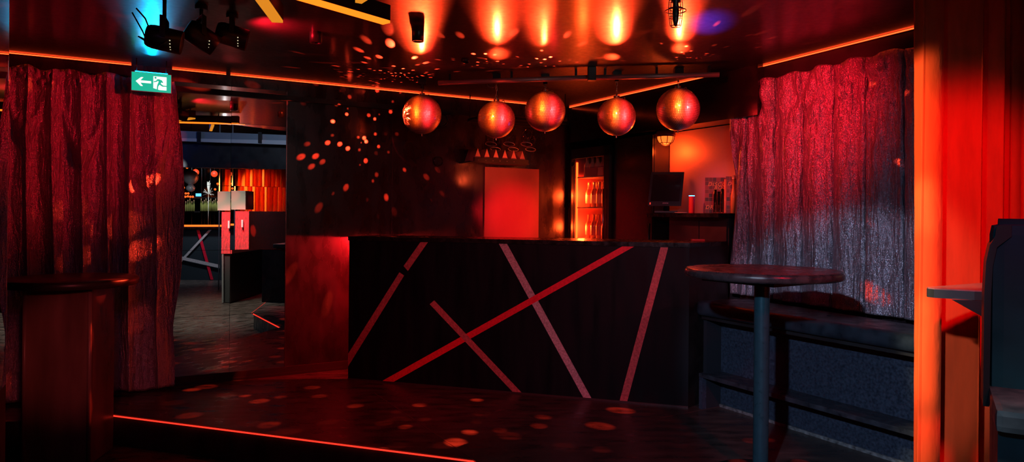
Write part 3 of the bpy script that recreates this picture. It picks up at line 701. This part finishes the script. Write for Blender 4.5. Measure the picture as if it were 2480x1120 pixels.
# menu boxes
def text(body, size, T, name, mat, parent, shear=.25):
    cu = bpy.data.curves.new(name, 'FONT'); cu.body = body; cu.size = size; cu.shear = shear; cu.extrude = .0006; cu.space_character = 1.15; cu.offset = size*.012
    o = bpy.data.objects.new(name, cu); COL.objects.link(o); bpy.context.view_layer.update()
    dg = bpy.context.evaluated_depsgraph_get(); me = bpy.data.meshes.new_from_object(o.evaluated_get(dg))
    bpy.data.objects.remove(o)
    off = parent_world(parent)
    for v in me.vertices: v.co = T(v.co.x, v.co.y, v.co.z)-off
    me.materials.clear(); me.materials.append(mat)
    o = bpy.data.objects.new(name, me); COL.objects.link(o); o.parent = parent; return o
tx = M('orange print', (1,.42,.2), .5)
ck = bpy.data.materials.new('checked print'); nt, bs = nodes(ck)
tcn = nt.nodes.new('ShaderNodeTexCoord'); br_ = nt.nodes.new('ShaderNodeTexBrick'); br_.offset = 0
br_.inputs['Scale'].default_value = 1; br_.inputs['Brick Width'].default_value = .027; br_.inputs['Row Height'].default_value = .03; br_.inputs['Mortar Size'].default_value = .0012
br_.inputs['Color1'].default_value = (.05,.012,.016,1); br_.inputs['Color2'].default_value = (.45,.05,.06,1); br_.inputs['Mortar'].default_value = (.5,.12,.1,1)
sw = nt.nodes.new('ShaderNodeSeparateXYZ'); cmb = nt.nodes.new('ShaderNodeCombineXYZ'); nt.links.new(tcn.outputs['Object'], sw.inputs[0])
nt.links.new(sw.outputs['X'], cmb.inputs['X']); nt.links.new(sw.outputs['Z'], cmb.inputs['Y']); nt.links.new(cmb.outputs[0], br_.inputs['Vector']); nt.links.new(br_.outputs['Color'], bs.inputs['Base Color'])
bs.inputs['Roughness'].default_value = .4
def menu_box(u0, u1, vt, vb, d, label, lines_):
    p0, p1 = pd(u0, vb, d), pd(u1, vb, d-.03); dv = p1-p0; dv.z = 0; w = dv.length; a = math.atan2(dv.y, dv.x)
    fr_ = Frame((p0.x,p0.y), a, (math.sin(a),-math.cos(a))); h = (vb-vt)/F*d
    t = thing('drinks_menu_box', (p0.x,p0.y,zc), label, 'box')
    MB().box((0,-.03,zc+.001), (w,0,zc+h), fr_, .002).build('card_body', ck, t)
    for body, px, py, sz in lines_:
        x = (px-u0)/F*d; z = zc+h-(py-vt)/F*d
        text(body, sz/F*d*1.38, lambda X, Y, Z, x=x, z=z: fr_(x+X, .0015+Z, z+Y), 'printed_text', tx, t)
    return fr_
menu_box(1707, 1755, 425, 512, 5.33, 'checked DISCO BOX card box with orange letters beside the red cylinder', [('DISCO', 1713, 446, 9.6), ('BOX', 1728, 454, 9.2), ('DRI', 1708, 501, 9)])
menu_box(1757, 1796, 422, 512, 5.17, 'second checked card box half hidden by curtain with letters DI', [('DI', 1761, 444, 9)])
for k, (u, hgt) in enumerate(((1732,.175),(1741,.16),(1750,.18),(1757,.25),(1766,.15))):
    c = pd(u, 512, 5.19-.012*(k % 2)); c.z = zc
    m = MB(); m.lathe([(0,.003),(.0105,.003),(.0115,.006),(.0115,hgt),(.010,hgt),(.010,.008),(0,.008)], c, n=18)
    t = tag(m.build('glass_tube', glass if k != 3 else M('red tube', (.8,.25,.2), .15)), ('leftmost of the clear tubes standing before the card boxes','second clear tube from left before the card box','third clear tube from left before the card box','tallest reddish tube standing between the two card boxes','rightmost clear tube before the second card box')[k], 'tube', 'tubes before the card boxes')
c = pd(1776, 500, 5.10); c.z = zc
t = thing('orange_bottle', c, 'orange lit bottle at the curtain edge beside the second card box', 'bottle')
MB().lathe([(0,0),(.02,.002),(.02,.13),(.009,.18),(.008,.25),(.011,.252),(.011,.27),(0,.27)], c, n=18).build('bottle_glass', M('orange bottle', (.9,.3,.1), .2), t)
MB().lathe([(.0122,.248),(.0122,.275),(0,.276)], c, n=14).build('cap', foil, t)

# ------------------------------------------------------------------ on the back wall: shelf with zigzag insert, hanging glasses, fittings
def wl(u, v, o): s, z = LW.hit(u, v, o); return s, z
sa_, zA = wl(1147, 397, .2); sb_, zB = wl(1277, 397, .2); zsf = (zA+zB)/2
t = thing('zigzag_shelf', LW((sa_+sb_)/2, .1, zsf), 'black wall shelf with a lit zigzag insert under the hanging glasses', 'shelf')
MB().box((sa_-.04,0,zsf), (sb_+.01,.22,zsf+.012), LW).box((sa_,.2,zsf), (sb_+.005,.215,zsf+.045), LW).build('tray', plastic, t)
m = MB(); nz = 6; w = (sb_-sa_)/nz
for k in range(nz):
    a = sa_+k*w; m.prism([LW(a+.004,.005,zsf+.013), LW(a+w-.004,.005,zsf+.013), LW(a+w*.5,.005,zsf+.125)], LW.n*.185)
m.build('zigzag_insert', M('salmon insert', (.75,.33,.28), .45), t)
m = MB()
for k in range(6): m.lathe([(0,0),(.003,0),(.002,.002),(0,.003)], LW(sa_+.04+k*.07,.216,zsf+.022), LW.n, 8)
m.build('front_studs', M('pale studs', (.8,.6,.6), .3), t)
pa_, _ = LW.hit(1171, 500); pb_, _ = LW.hit(1302, 500)
t = thing('wall_panel', LW((pa_+pb_)/2, 0, 0), 'plain wall panel with red light put into its colour under the zigzag shelf', 'panel')
MB().box((pa_,.0005,.0), (pb_,.02,zsf-.02), LW).build('board', M('red lit panel board', (.32,.12,.12), .4, var=(3,.15,(1,1,.4))), t)  # paler red than the black wall, so this stretch looks lit
zr = 1.845; gl = None
names = ['left', 'middle', 'right']
for row, (d, us) in enumerate(((5.85,(1189,1233,1275)), (6.3,(1200,1243,1285)))):
    for j, u in enumerate(us):
        c = pd(u, 354 if row == 0 else 365, d); c.z = zr
        lab = f'{names[j]} upside down wine glass in the {"front" if row == 0 else "back"} row hanging over the shelf'
        if gl is None:
            gl = thing('wine_glass', c, lab, 'glass', 'hanging wine glasses')
            gm_ = MATS['thin clear glass']
            MB().lathe([(.046,0),(.052,.03),(.054,.06),(.045,.1),(.02,.13),(.005,.14)], c, n=28).lathe([(.0445,0),(.0505,.03),(.0525,.06),(.0435,.1),(.018,.129),(0,.133)], c, n=28).build('bowl', gm_, gl)
            MB().lathe([(.0055,.138),(.004,.16),(.004,.2),(.01,.206)], c, n=14).lathe([(0,.204),(.036,.206),(.036,.209),(0,.211)], c, n=24).build('stem', gm_, gl)
            MB().torus(c, .0455, .0022, n=32, k=6).build('rim', M('glass rim', (.95,.75,.7), .25, .4), gl); gl.rotation_euler = (-.27,.10,0)
        else: dup(gl, c, lab)
c = LW((sa_+sb_)/2+.06, .36, zr+.2)
t = thing('glass_rack', c, 'dark hanging rack holding the wine glasses behind the second disco ball', 'rack')
m = MB()
for o_ in (.12,.28,.45,.62): m.box((sa_-.02,o_-.01,zr+.222), (sb_+.14,o_+.01,zr+.233), LW)
for s_ in (sa_, sb_+.12): m.box((s_-.01,.1,zr+.233), (s_+.01,.64,zr+.25), LW)
m.build('rails', dark_metal, t); m = MB()
for s_ in (sa_, sb_+.12):
    for o_ in (.12,.62): m.tube([LW(s_,o_,zr+.24), LW(s_,o_,CEIL)], .004, 8)
m.build('rods', dark_metal, t)
for (u, v, rr, lab) in ((1070,290,19,'larger round black ring fitting on the wall behind the leftmost disco ball'), (1063,391,13,'smaller round black ring fitting on the wall below the leftmost disco ball')):
    s, z = LW.hit(u, v, .02); q = LW(s,.0,z); R = rr/F*6
    t = thing('round_wall_fitting', q, lab, 'wall fitting')
    MB().torus(q+LW.n*.014, R*.88, R*.1, LW.n, 32, 8).build('ring', M('shiny black ring', (.03,.02,.02), .12), t)
    MB().lathe([(R*.85,.012),(R*.5,.02),(R*.2,.012),(0,.02)], q, LW.n, 24).build('cone', black_matt, t)

# ------------------------------------------------------------------ the room behind the viewer, seen only in the wall mirror
class VB(MB):
    def build(self, name, mat, parent=None):
        self.v = [mir(p) for p in self.v]; return MB.build(self, name, mat, parent)
def vbox(u0, v0, u1, v1, d, depth):
    """box facing the mirror whose front face spans the given view at virtual distance d"""
    a, b, c, e = pd(u0,v1,d), pd(u1,v1,d), pd(u1,v0,d), pd(u0,v0,d)
    return VB().prism([a,b,c,e], (0,depth,0))
# far bar with crossing tape
fb = thing('bar_counter', vd(480, 680, 15.1), 'second taped bar counter seen far off in the mirror', 'bar')
fbm = M('far bar front', (.02,.03,.04), .5)
vbox(395, 556, 620, 682, 15.1, .5).build('front_panel', fbm, fb)
vbox(393, 551, 622, 556, 15.05, .6).build('worktop', counter_m, fb)
def vquad(pix, d, thick=.004): return VB().prism([pd(u,v,d) for u, v in pix], (0,-thick,0))
vquad([(476,557),(483,557),(517,678),(510,678)], 15.08).build('tape_stripe', tape_red, fb)
vquad([(506,557),(513,557),(430,646),(428,640)], 15.075).build('tape_stripe', tape_grey, fb)
vquad([(428,619),(428,627),(532,650),(532,642)], 15.07).build('tape_stripe', tape_grey, fb)
vbox(446, 545, 600, 549.5, 15.0, .02).build('edge_light', E('far bar edge light', (1,.13,.01), 2.4), fb)
# back shelf with bottles, mirror, little lamps
bsf = thing('bottle_shelf', vd(500, 548, 16.3), 'mirrored bottle shelf behind the far bar in the mirror', 'shelf')
vbox(400, 400, 640, 560, 16.6, .1).build('back_board', M('dark back bar mirror', (.12,.12,.12), .15, 1.), bsf)
for v in (512, 478): vbox(432, v, 528, v+3, 16.2, .3).build('shelf_board', counter_m, bsf)
for u in (463, 487, 508): vbox(u, 400, u+1.2, 548, 16.25, .02).build('upright', chrome, bsf)
gb = M('green bottle glass', (.35,.38,.1), .12, spec=.8)
for k in range(16):
    u = 450+k*4.9 if k < 5 else 487+(k-5)*3.9
    c = vd(u, 512, 16.05); h = .22+.03*((k*7) % 3); r = .017
    t = thing('back_bar_bottle', c, 'bottle on the far mirrored bar shelf', 'bottle', 'bottles on the far bar shelf')
    MB().lathe([(0,0),(r,.002),(r,h*.6),(r*.4,h*.75),(r*.4,h),(0,h)], c, n=12).build('bottle_glass', gb, t); MB().lathe([(r*.46,h*.9),(r*.46,h*1.03),(0,h*1.03)], c, n=10).build('cap', foil, t)
for k, (u, v) in enumerate(((450,469),(456,469),(449,477),(455,476),(461,477),(467,477),(445,455),(521,459),(527,448),(453,409))):
    c = vd(u, v, 16.0); t = tag(MB().lathe([(.026*math.sin(PI*i/8), .026*math.cos(PI*i/8)) for i in range(9)], c, n=14).build('small_lamp', E('far orange lamp', (1,.13,.01), 1.3)), 'small glowing orange lamp bulb at the far bar in the mirror', 'lamp', 'orange bulbs at the far bar')
for k, (u, v, R) in enumerate(((519,424,.07),(474,420,.07))):
    c = vd(u, v, 15.6); t = thing('globe_lamp', c, ('red orange globe lamp right of the silver ball in the mirror','red orange globe lamp behind the silver ball in the mirror')[k], 'lamp')
    MB().lathe([(R*math.sin(PI*i/10), R*math.cos(PI*i/10)) for i in range(11)], c, n=18).build('globe', E('red globe', (1,.07,.01), 1.1), t)
    MB().tube([c+Vector((0,0,R)), Vector((c.x,c.y,2.95))], .006, 6).build('cord', plastic, t)
c = vd(478, 473, 15.2); t = thing('blue_display', c, 'small glowing blue display on the far bar in the mirror', 'display')
vbox(474, 469, 486, 476, 15.2, .03).build('screen', E('blue display', (.1,.5,1), 2.), t); vbox(473, 468, 487, 477, 15.23, .04).build('case', plastic, t)
c = vd(462, 432, 13.2); R = 17.5/F*13.2
t = thing('silver_ball', c, 'silver mirror ball with two smaller balls hanging at the far bar in the mirror', 'disco ball')
MB().lathe([(R*math.sin(PI*i/20), R*math.cos(PI*i/20)) for i in range(21)], c, n=32).build('globe', M('pale silver ball', (.6,.62,.65), .18, .25, spec=.8), t)
MB().lathe([(R*.6*math.sin(PI*i/14), R*.5*math.cos(PI*i/14)) for i in range(15)], c-Vector((0,0,R*1.4)), n=20).build('lower_globe', MATS['pale silver ball'], t)
MB().tube([c+Vector((0,0,R)), Vector((c.x,c.y,2.95))], .006, 6).build('chain', chrome, t)
# chandelier-like cluster
c = vd(505, 475, 15.3); t = thing('twig_ornament', c, 'pale branching ornament above the far bar bottles in the mirror', 'ornament')
m = MB(); rr = random.Random(5); m.tube([Vector((c.x,c.y,H-(543-512)/F*15.3)), c], .006, 6)
for k in range(26):
    a, b = rr.uniform(0,2*PI), rr.uniform(.1,1.2); p1 = c+Vector((math.cos(a)*.12*b, math.sin(a)*.12*b, .3*(1.2-b)))
    m.tube([c+Vector((0,0,-.2)), c+Vector((0,0,.05*b)), p1], .004, 5)
m.build('twigs', M('pale twig', (.6,.58,.5), .4), t)
# furry partition box, acrylic box on top, bases
fp = thing('furry_partition', vd(550, 735, 11.3), 'red fur covered partition on dark legs seen in the mirror', 'partition')
fur = M('red fur', (.65,.03,.05), .9, sheen=.6, bump=(140,.9,(1,1,.25)), var=(70,.5,(1,1,.2)))
dfur = fur
def vbox2(u0, v0, u1, v1, d, uz, dz, dep):
    a, b = pd(u0,v1,d), pd(u1,v1,d); c = pd(uz,v1,dz); c.z = a.z; top = pd(u0,v0,d).z-a.z
    dd_ = (c-b); dd_.z = 0
    return VB().prism([a,b,b+dd_,a+dd_], (0,0,top))
vbox2(536, 514, 570, 615, 11.3, 659, 13.2, 0).build('fur_cover', fur, fp)
vbox2(538, 615, 567, 733, 11.32, 657, 13.1, 0).build('dark_base', M('dark partition base', (.04,.045,.05), .4), fp)
vquad([(539,616),(543,616),(543,733),(539,733)], 11.3, .03).build('edge_post', M('grey edge post', (.18,.2,.22), .4), fp)
vquad([(562,616),(567,616),(567,733),(562,733)], 11.3, .03).build('edge_post', MATS['grey edge post'], fp)
vquad([(553,535),(557,535),(557,553),(553,553)], 11.28, .02).build('metal_handle', M('pale handle', (.9,.85,.95), .3), fp)
ab = thing('acrylic_box', vd(550, 512, 11.3), 'translucent pale box standing on the furry partition in the mirror', 'box')
acr = M('milky acrylic', (.55,.53,.48), .3, spec=.6)
vbox(527, 464, 562, 510, 11.3, .05).build('milky_panel', acr, ab)
VB().prism([pd(563,510,11.3), pd(580,510,11.6), pd(580,466,11.6), pd(563,464,11.3)], (0,.03,0)).build('clear_side', M('clear red acrylic', (.3,.08,.08), .1), ab)
# orange drapes beyond
def ocurt(us, vt, vb, d, label):
    a, b = pd(us[0], vt, d), pd(us[-1], vt, d); zb_ = pd(us[0], vb, d).z; Lx = b.x-a.x
    rs = [pd(u, vt, d).x-a.x for u in us]
    def f(s, t, p):
        x = s*Lx; e = 0
        for r0, r1 in zip(rs, rs[1:]):
            if r0 <= x < r1: q = (x-r0)/(r1-r0); e = min(.16,(r1-r0)*1.3)*(q**4 if q < .92 else 1-(q-.92)/.08)
        return mir(p+Vector((0,-e+.01*N(s*9,t*2,1),0)))
    o = cloth(MB(), lambda s: a.lerp(b,s), lambda s: Vector((a.lerp(b,s).x, d, zb_)), f, 420, 6).build('orange_drape', M('orange satin', (.75,.13,.02), .5))
    return tag(o, label, 'curtain')
ocurt([538,551,571,589,600,618,631,644,656,668,680,700], 413, 620, 13.6, 'bright orange pleated drape seen beyond the furry partition in the mirror')
t = thing('metal_pole', vd(532, 600, 13.3), 'thin bright metal pole beside the orange drape in the mirror', 'pole')
a = pd(532,405,13.3); VB().tube([(a.x,a.y,2.95), (a.x,a.y,LOW)], .012, 10).build('pole', M('pale pole', (.75,.78,.8), .35), t)
# bluish beam and black soffit across the mirror
bm_ = thing('ceiling_beam', vd(560, 330, 12.0), 'grey blue ceiling beam with dark straps seen in the mirror', 'beam')
VB().prism([pd(380,343,12), pd(760,356,12), pd(760,333,12), pd(380,317,12)], (0,.1,0)).build('beam', M('grey blue beam', (.18,.23,.30), .5), bm_)
for u in (478, 598): vquad([(u,322),(u+9,322),(u+9,350),(u,349)], 11.98, .02).build('strap', plastic, bm_)
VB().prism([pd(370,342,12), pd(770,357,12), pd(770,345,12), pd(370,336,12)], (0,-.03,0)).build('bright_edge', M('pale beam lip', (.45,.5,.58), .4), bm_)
struct('wall_soffit', VB().prism([pd(350,405,12.15), pd(800,416,12.15), pd(800,340,12.15), pd(350,330,12.15)], (0,.2,0)), black_matt)

# ------------------------------------------------------------------ lamps of the club, and added spots and fills
def look(o, tgt):
    o.rotation_euler = (Vector(tgt)-o.location).to_track_quat('-Z', 'Y').to_euler()
def spot(name, loc, tgt, col, power, size, blend=.5, rad=.03):
    l = bpy.data.lights.new(name, 'SPOT'); l.color = col; l.energy = power; l.spot_size = math.radians(size); l.spot_blend = blend; l.shadow_soft_size = rad
    o = bpy.data.objects.new(name, l); COL.objects.link(o); o.location = loc; look(o, tgt); return o
def point(name, loc, col, power, rad=.03):
    l = bpy.data.lights.new(name, 'POINT'); l.color = col; l.energy = power; l.shadow_soft_size = rad
    o = bpy.data.objects.new(name, l); COL.objects.link(o); o.location = loc; return o
RED = (1,.008,.022); ORG = (1,.10,.02)
wl_ = Vector((-.8,-.6,2.2))
# cool white lamp high behind the viewer: bench, lower right curtain, post, table, drape
spot('lamp_white', wl_, wl_+Vector((.495,.869,-.33)), (.66,.74,1.), 300, 19.5, .3, .04)
for z, w_ in ((1.52,.75), (.92,1.), (.3,1.)): spot('lamp_drape_key', (.15,1.88,1.85), (1.78,2.80,z), (1,.85,.5), 210*w_, 25, .35, .03)
spot('lamp_white_soft', wl_, wl_+Vector((.5,.80,-.42)), (.10,.55,.9), 95, 52, 1., .05)
point('added_blue_fill', (.6,-1.4,2.6), (.12,.2,1), 8, .15)  # added fill that turns the dark areas navy
# red washes
spot('lamp_red_left_curtain', (-.8,3.8,2.15), (-3.0,4.75,1.9), RED, 95, 46, 1., .05)
spot('lamp_red_right_curtain', (.75,3.7,2.2), tuple(CW(.6,0,1.95)), RED, 125, 62, 1., .06)
spot('lamp_red_drape', (1.5,1.2,2.0), (2.1,3.0,.25), (1,.004,.035), 85, 78, .4, .05)
spot('added_red_post', (-1.5,2.3,1.2), (-2.5,4.1,.45), (1,.10,.10), 30, 24, .8, .05)  # added to brighten the wooden post at left
spot('lamp_red_bar', (.2,1.6,2.2), (.1,5.,.7), (1,.01,.03), 140, 48, .9, .05)
spot('added_white_bar', wl_, (.45,4.9,.45), (.85,.85,1.), 34, 34, 1., .05)  # added to lift the tape stripes on the bar front
spot('added_red_floor', (-.9,4.2,2.2), (-1.0,4.5,0), RED, 45, 62, 1., .05)  # added red pool that brightens the floor before the bar
p = BF(.35,-.17,BH-.03); spot('lamp_under_counter', p, LW.P+LW.x*LW.hit(770,640)[0]+Vector((0,0,.75)), (1,.008,.012), 115, 110, .6, .01)
# pin spots on the balls
for i, c in enumerate(bpos):
    spot('lamp_ball', (c.x-.55+.08*i, c.y-1.25, 2.2), c, (1,.065,.004), 330, 11.5, .4, .018)
    spot('lamp_ball_red', (c.x+.7, c.y-.9, 2.0), c, (1,.012,.014), 330, 13, .4, .02)
# added spots that draw the balls' red streaks on the ceiling
for c, pts in zip(bpos, (((1003,15,300,11),(1005,85,160,13)), ((1200,10,90,12),(1205,70,130,12),(1208,135,60,16)), ((1290,5,130,9),(1296,75,60,11)),
                         ((1480,10,130,12),(1483,80,240,12),(1480,140,110,15)), ((1660,10,200,9),(1652,75,130,11),(1650,120,40,14)))):
    for u, v, pw, sz in pts:
        tg = pz(u, v, CEIL); d = (tg-c).normalized(); spot('ball_streak_spot', c+d*.18, tg, (1,.045,.010), pw*.40, sz*1.2, 1., .012)
c = LW((sx0+sx1)/2, so+.02, zt_+.02)
for u, v, pw, sz in ((366,20,32,14),(366,85,22,22),(366,125,5,40)): spot('sign_streak_spot', c, pz(u,v,CEIL), (.0,.36,.75), pw, sz, .5, .012)  # added spots drawing the exit sign's blue streak on the ceiling
spot('ring_streak_spot', pd(1690,462,5.2), pz(1722,60,CEIL), (.02,.04,1), 25, 10, 1., .02)  # added spot for the blue ring's streak on the ceiling
spot('lamp_ball_white', (.9,1.2,1.9), bpos[2], (1,1,1), 12, 60, .5, 0.)
# red spot added to light the wall panel behind the bar
sp_, zp_ = LW.hit(1240, 520)
spot('added_panel_spot', tuple(LW(sp_,.9,1.35)), tuple(LW(sp_,0,1.25)), (1,.008,.012), 60, 50, 1., .04)
# lamp under soffit
point('lamp_soffit', lp+Vector((.0,0,-.16)), (1,.075,.008), 7, .05)
point('lamp_fridge', RW(fs0+.12,-.05,1.45), (1,.075,.01), 14, .03)
point('lamp_fridge', RW(fs0+.12,-.05,1.15), (1,.075,.01), 14, .03)
spot('added_menu_spot', RW(1.75,.8,1.72), RW(1.78,-.08,zc+.10), (1,.10,.05), 30, 44, .8, .03)  # unseen spot added to brighten the card boxes
# blue ring glow
point('lamp_blue_ring', RW(1.70,-.19,zc+.16), (.02,.08,1), .22, .01)
# red ceiling wash near stage lights
spot('lamp_red_ceiling', c3+Vector((.1,.15,.0)), c3+Vector((.25,.3,.35)), RED, 40, 130, .9, .02)

# patterned lights added beside the balls, in place of their reflected dots
def dots(name, loc, power, scale, keep, seed, rot):
    o = point(name, loc, (1,.045,.014), power, .004) if seed == 1 else spot(name, loc, loc+Vector((-.35,-.94,-.05)), (1,.045,.014), power*.8, 150, .2, .004); l = o.data; l.use_nodes = True; nt = l.node_tree
    em = nt.nodes['Emission']; g = nt.nodes.new('ShaderNodeNewGeometry'); mp = nt.nodes.new('ShaderNodeMapping'); mp.inputs['Rotation'].default_value = rot
    nt.links.new(g.outputs['Incoming'], mp.inputs['Vector'])
    v = nt.nodes.new('ShaderNodeTexVoronoi'); v.inputs['Scale'].default_value = scale; v.inputs['Randomness'].default_value = .75
    nt.links.new(mp.outputs[0], v.inputs['Vector'])
    r = nt.nodes.new('ShaderNodeValToRGB'); cr = r.color_ramp; cr.elements[0].position = .0; cr.elements[0].color = (.45,.45,.45,1); cr.elements[1].position = .28; cr.elements[1].color = (0,0,0,1)
    e = cr.elements.new(.13); e.color = (1,1,1,1); e = cr.elements.new(.21); e.color = (.7,.7,.7,1)
    nt.links.new(v.outputs['Distance'], r.inputs[0])
    s = nt.nodes.new('ShaderNodeSeparateColor'); nt.links.new(v.outputs['Color'], s.inputs[0])
    k = nt.nodes.new('ShaderNodeMapRange'); k.inputs[1].default_value = keep; k.inputs[2].default_value = 1.; nt.links.new(s.outputs[0], k.inputs[0])
    p2 = nt.nodes.new('ShaderNodeMath'); p2.operation = 'POWER'; p2.inputs[1].default_value = 1.6; nt.links.new(k.outputs[0], p2.inputs[0])
    m1 = nt.nodes.new('ShaderNodeMath'); m1.operation = 'MULTIPLY'; nt.links.new(r.outputs[0], m1.inputs[0]); nt.links.new(p2.outputs[0], m1.inputs[1])
    nt.links.new(m1.outputs[0], em.inputs['Strength'])
dots('dot_pattern_a', bpos[0]+Vector((-.17,-.09,.0)), 1500, 9.5, .4, 1, (.3,.2,.5))
dots('dot_pattern_b', bpos[1]+Vector((-.08,-.16,.03)), 1000, 10, .5, 2, (1.3,.7,.1))
dots('dot_pattern_c', bpos[2]+Vector((.0,-.19,.02)), 900, 10, .5, 3, (.8,1.9,.4))
dots('dot_pattern_d', bpos[4]+Vector((-.05,-.19,.03)), 700, 11, .55, 4, (2.1,.4,1.2))
sm_ = LW((sa_+sb_)/2,.6,zsf-.12); spot('added_shelf_spot', sm_, LW((sa_+sb_)/2,.1,zsf+.06), (1,.08,.02), 8, 80, .8, .04)  # extra spot put before the shelf to turn the insert orange
# light of the room behind the viewer, seen in the mirror
spot('lamp_back_room', (.9,.5,2.85), (.9,.5,0), (1,.88,.68), 420, 84, .8, .15)
fbp = vd(490, 600, 14.2); spot('lamp_far_bar', (fbp.x,fbp.y,2.7), vd(480,580,15.6), (.85,.92,1), 170, 100, .8, .1)
spot('added_silver_spot', vd(430,395,11.9), vd(462,434,13.2), (.85,.93,1), 22, 40, .6, .05)  # put in to brighten the silver ball
odp = vd(480, 420, 12.6); spot('lamp_far_drape', (odp.x,odp.y,1.9), vd(600, 470, 13.6), (1,.45,.1), 200, 50, .6, .05)
fpp = vd(500, 560, 10.2); spot('lamp_fur', (fpp.x,fpp.y,2.3), vd(550, 560, 11.3), (1,.09,.11), 200, 24, .7, .05)
bmp = vd(560, 380, 10.5); spot('lamp_beam', (bmp.x,bmp.y,2.75), vd(560,335,12), (.6,.75,1), 25, 120, .8, .1)

w = bpy.data.worlds.new('club dark'); SC.world = w; w.use_nodes = True
w.node_tree.nodes['Background'].inputs[0].default_value = (.35,.4,.75,1); w.node_tree.nodes['Background'].inputs[1].default_value = .012
vs = SC.view_settings; vs.view_transform = 'Standard'; vs.look = 'None'; vs.exposure = 0; vs.gamma = 1; vs.use_curve_mapping = False
cy = SC.cycles; cy.use_denoising = True; cy.max_bounces = 10; cy.glossy_bounces = 6; cy.transmission_bounces = 8; cy.sample_clamp_indirect = 10; cy.caustics_reflective = False; cy.caustics_refractive = False
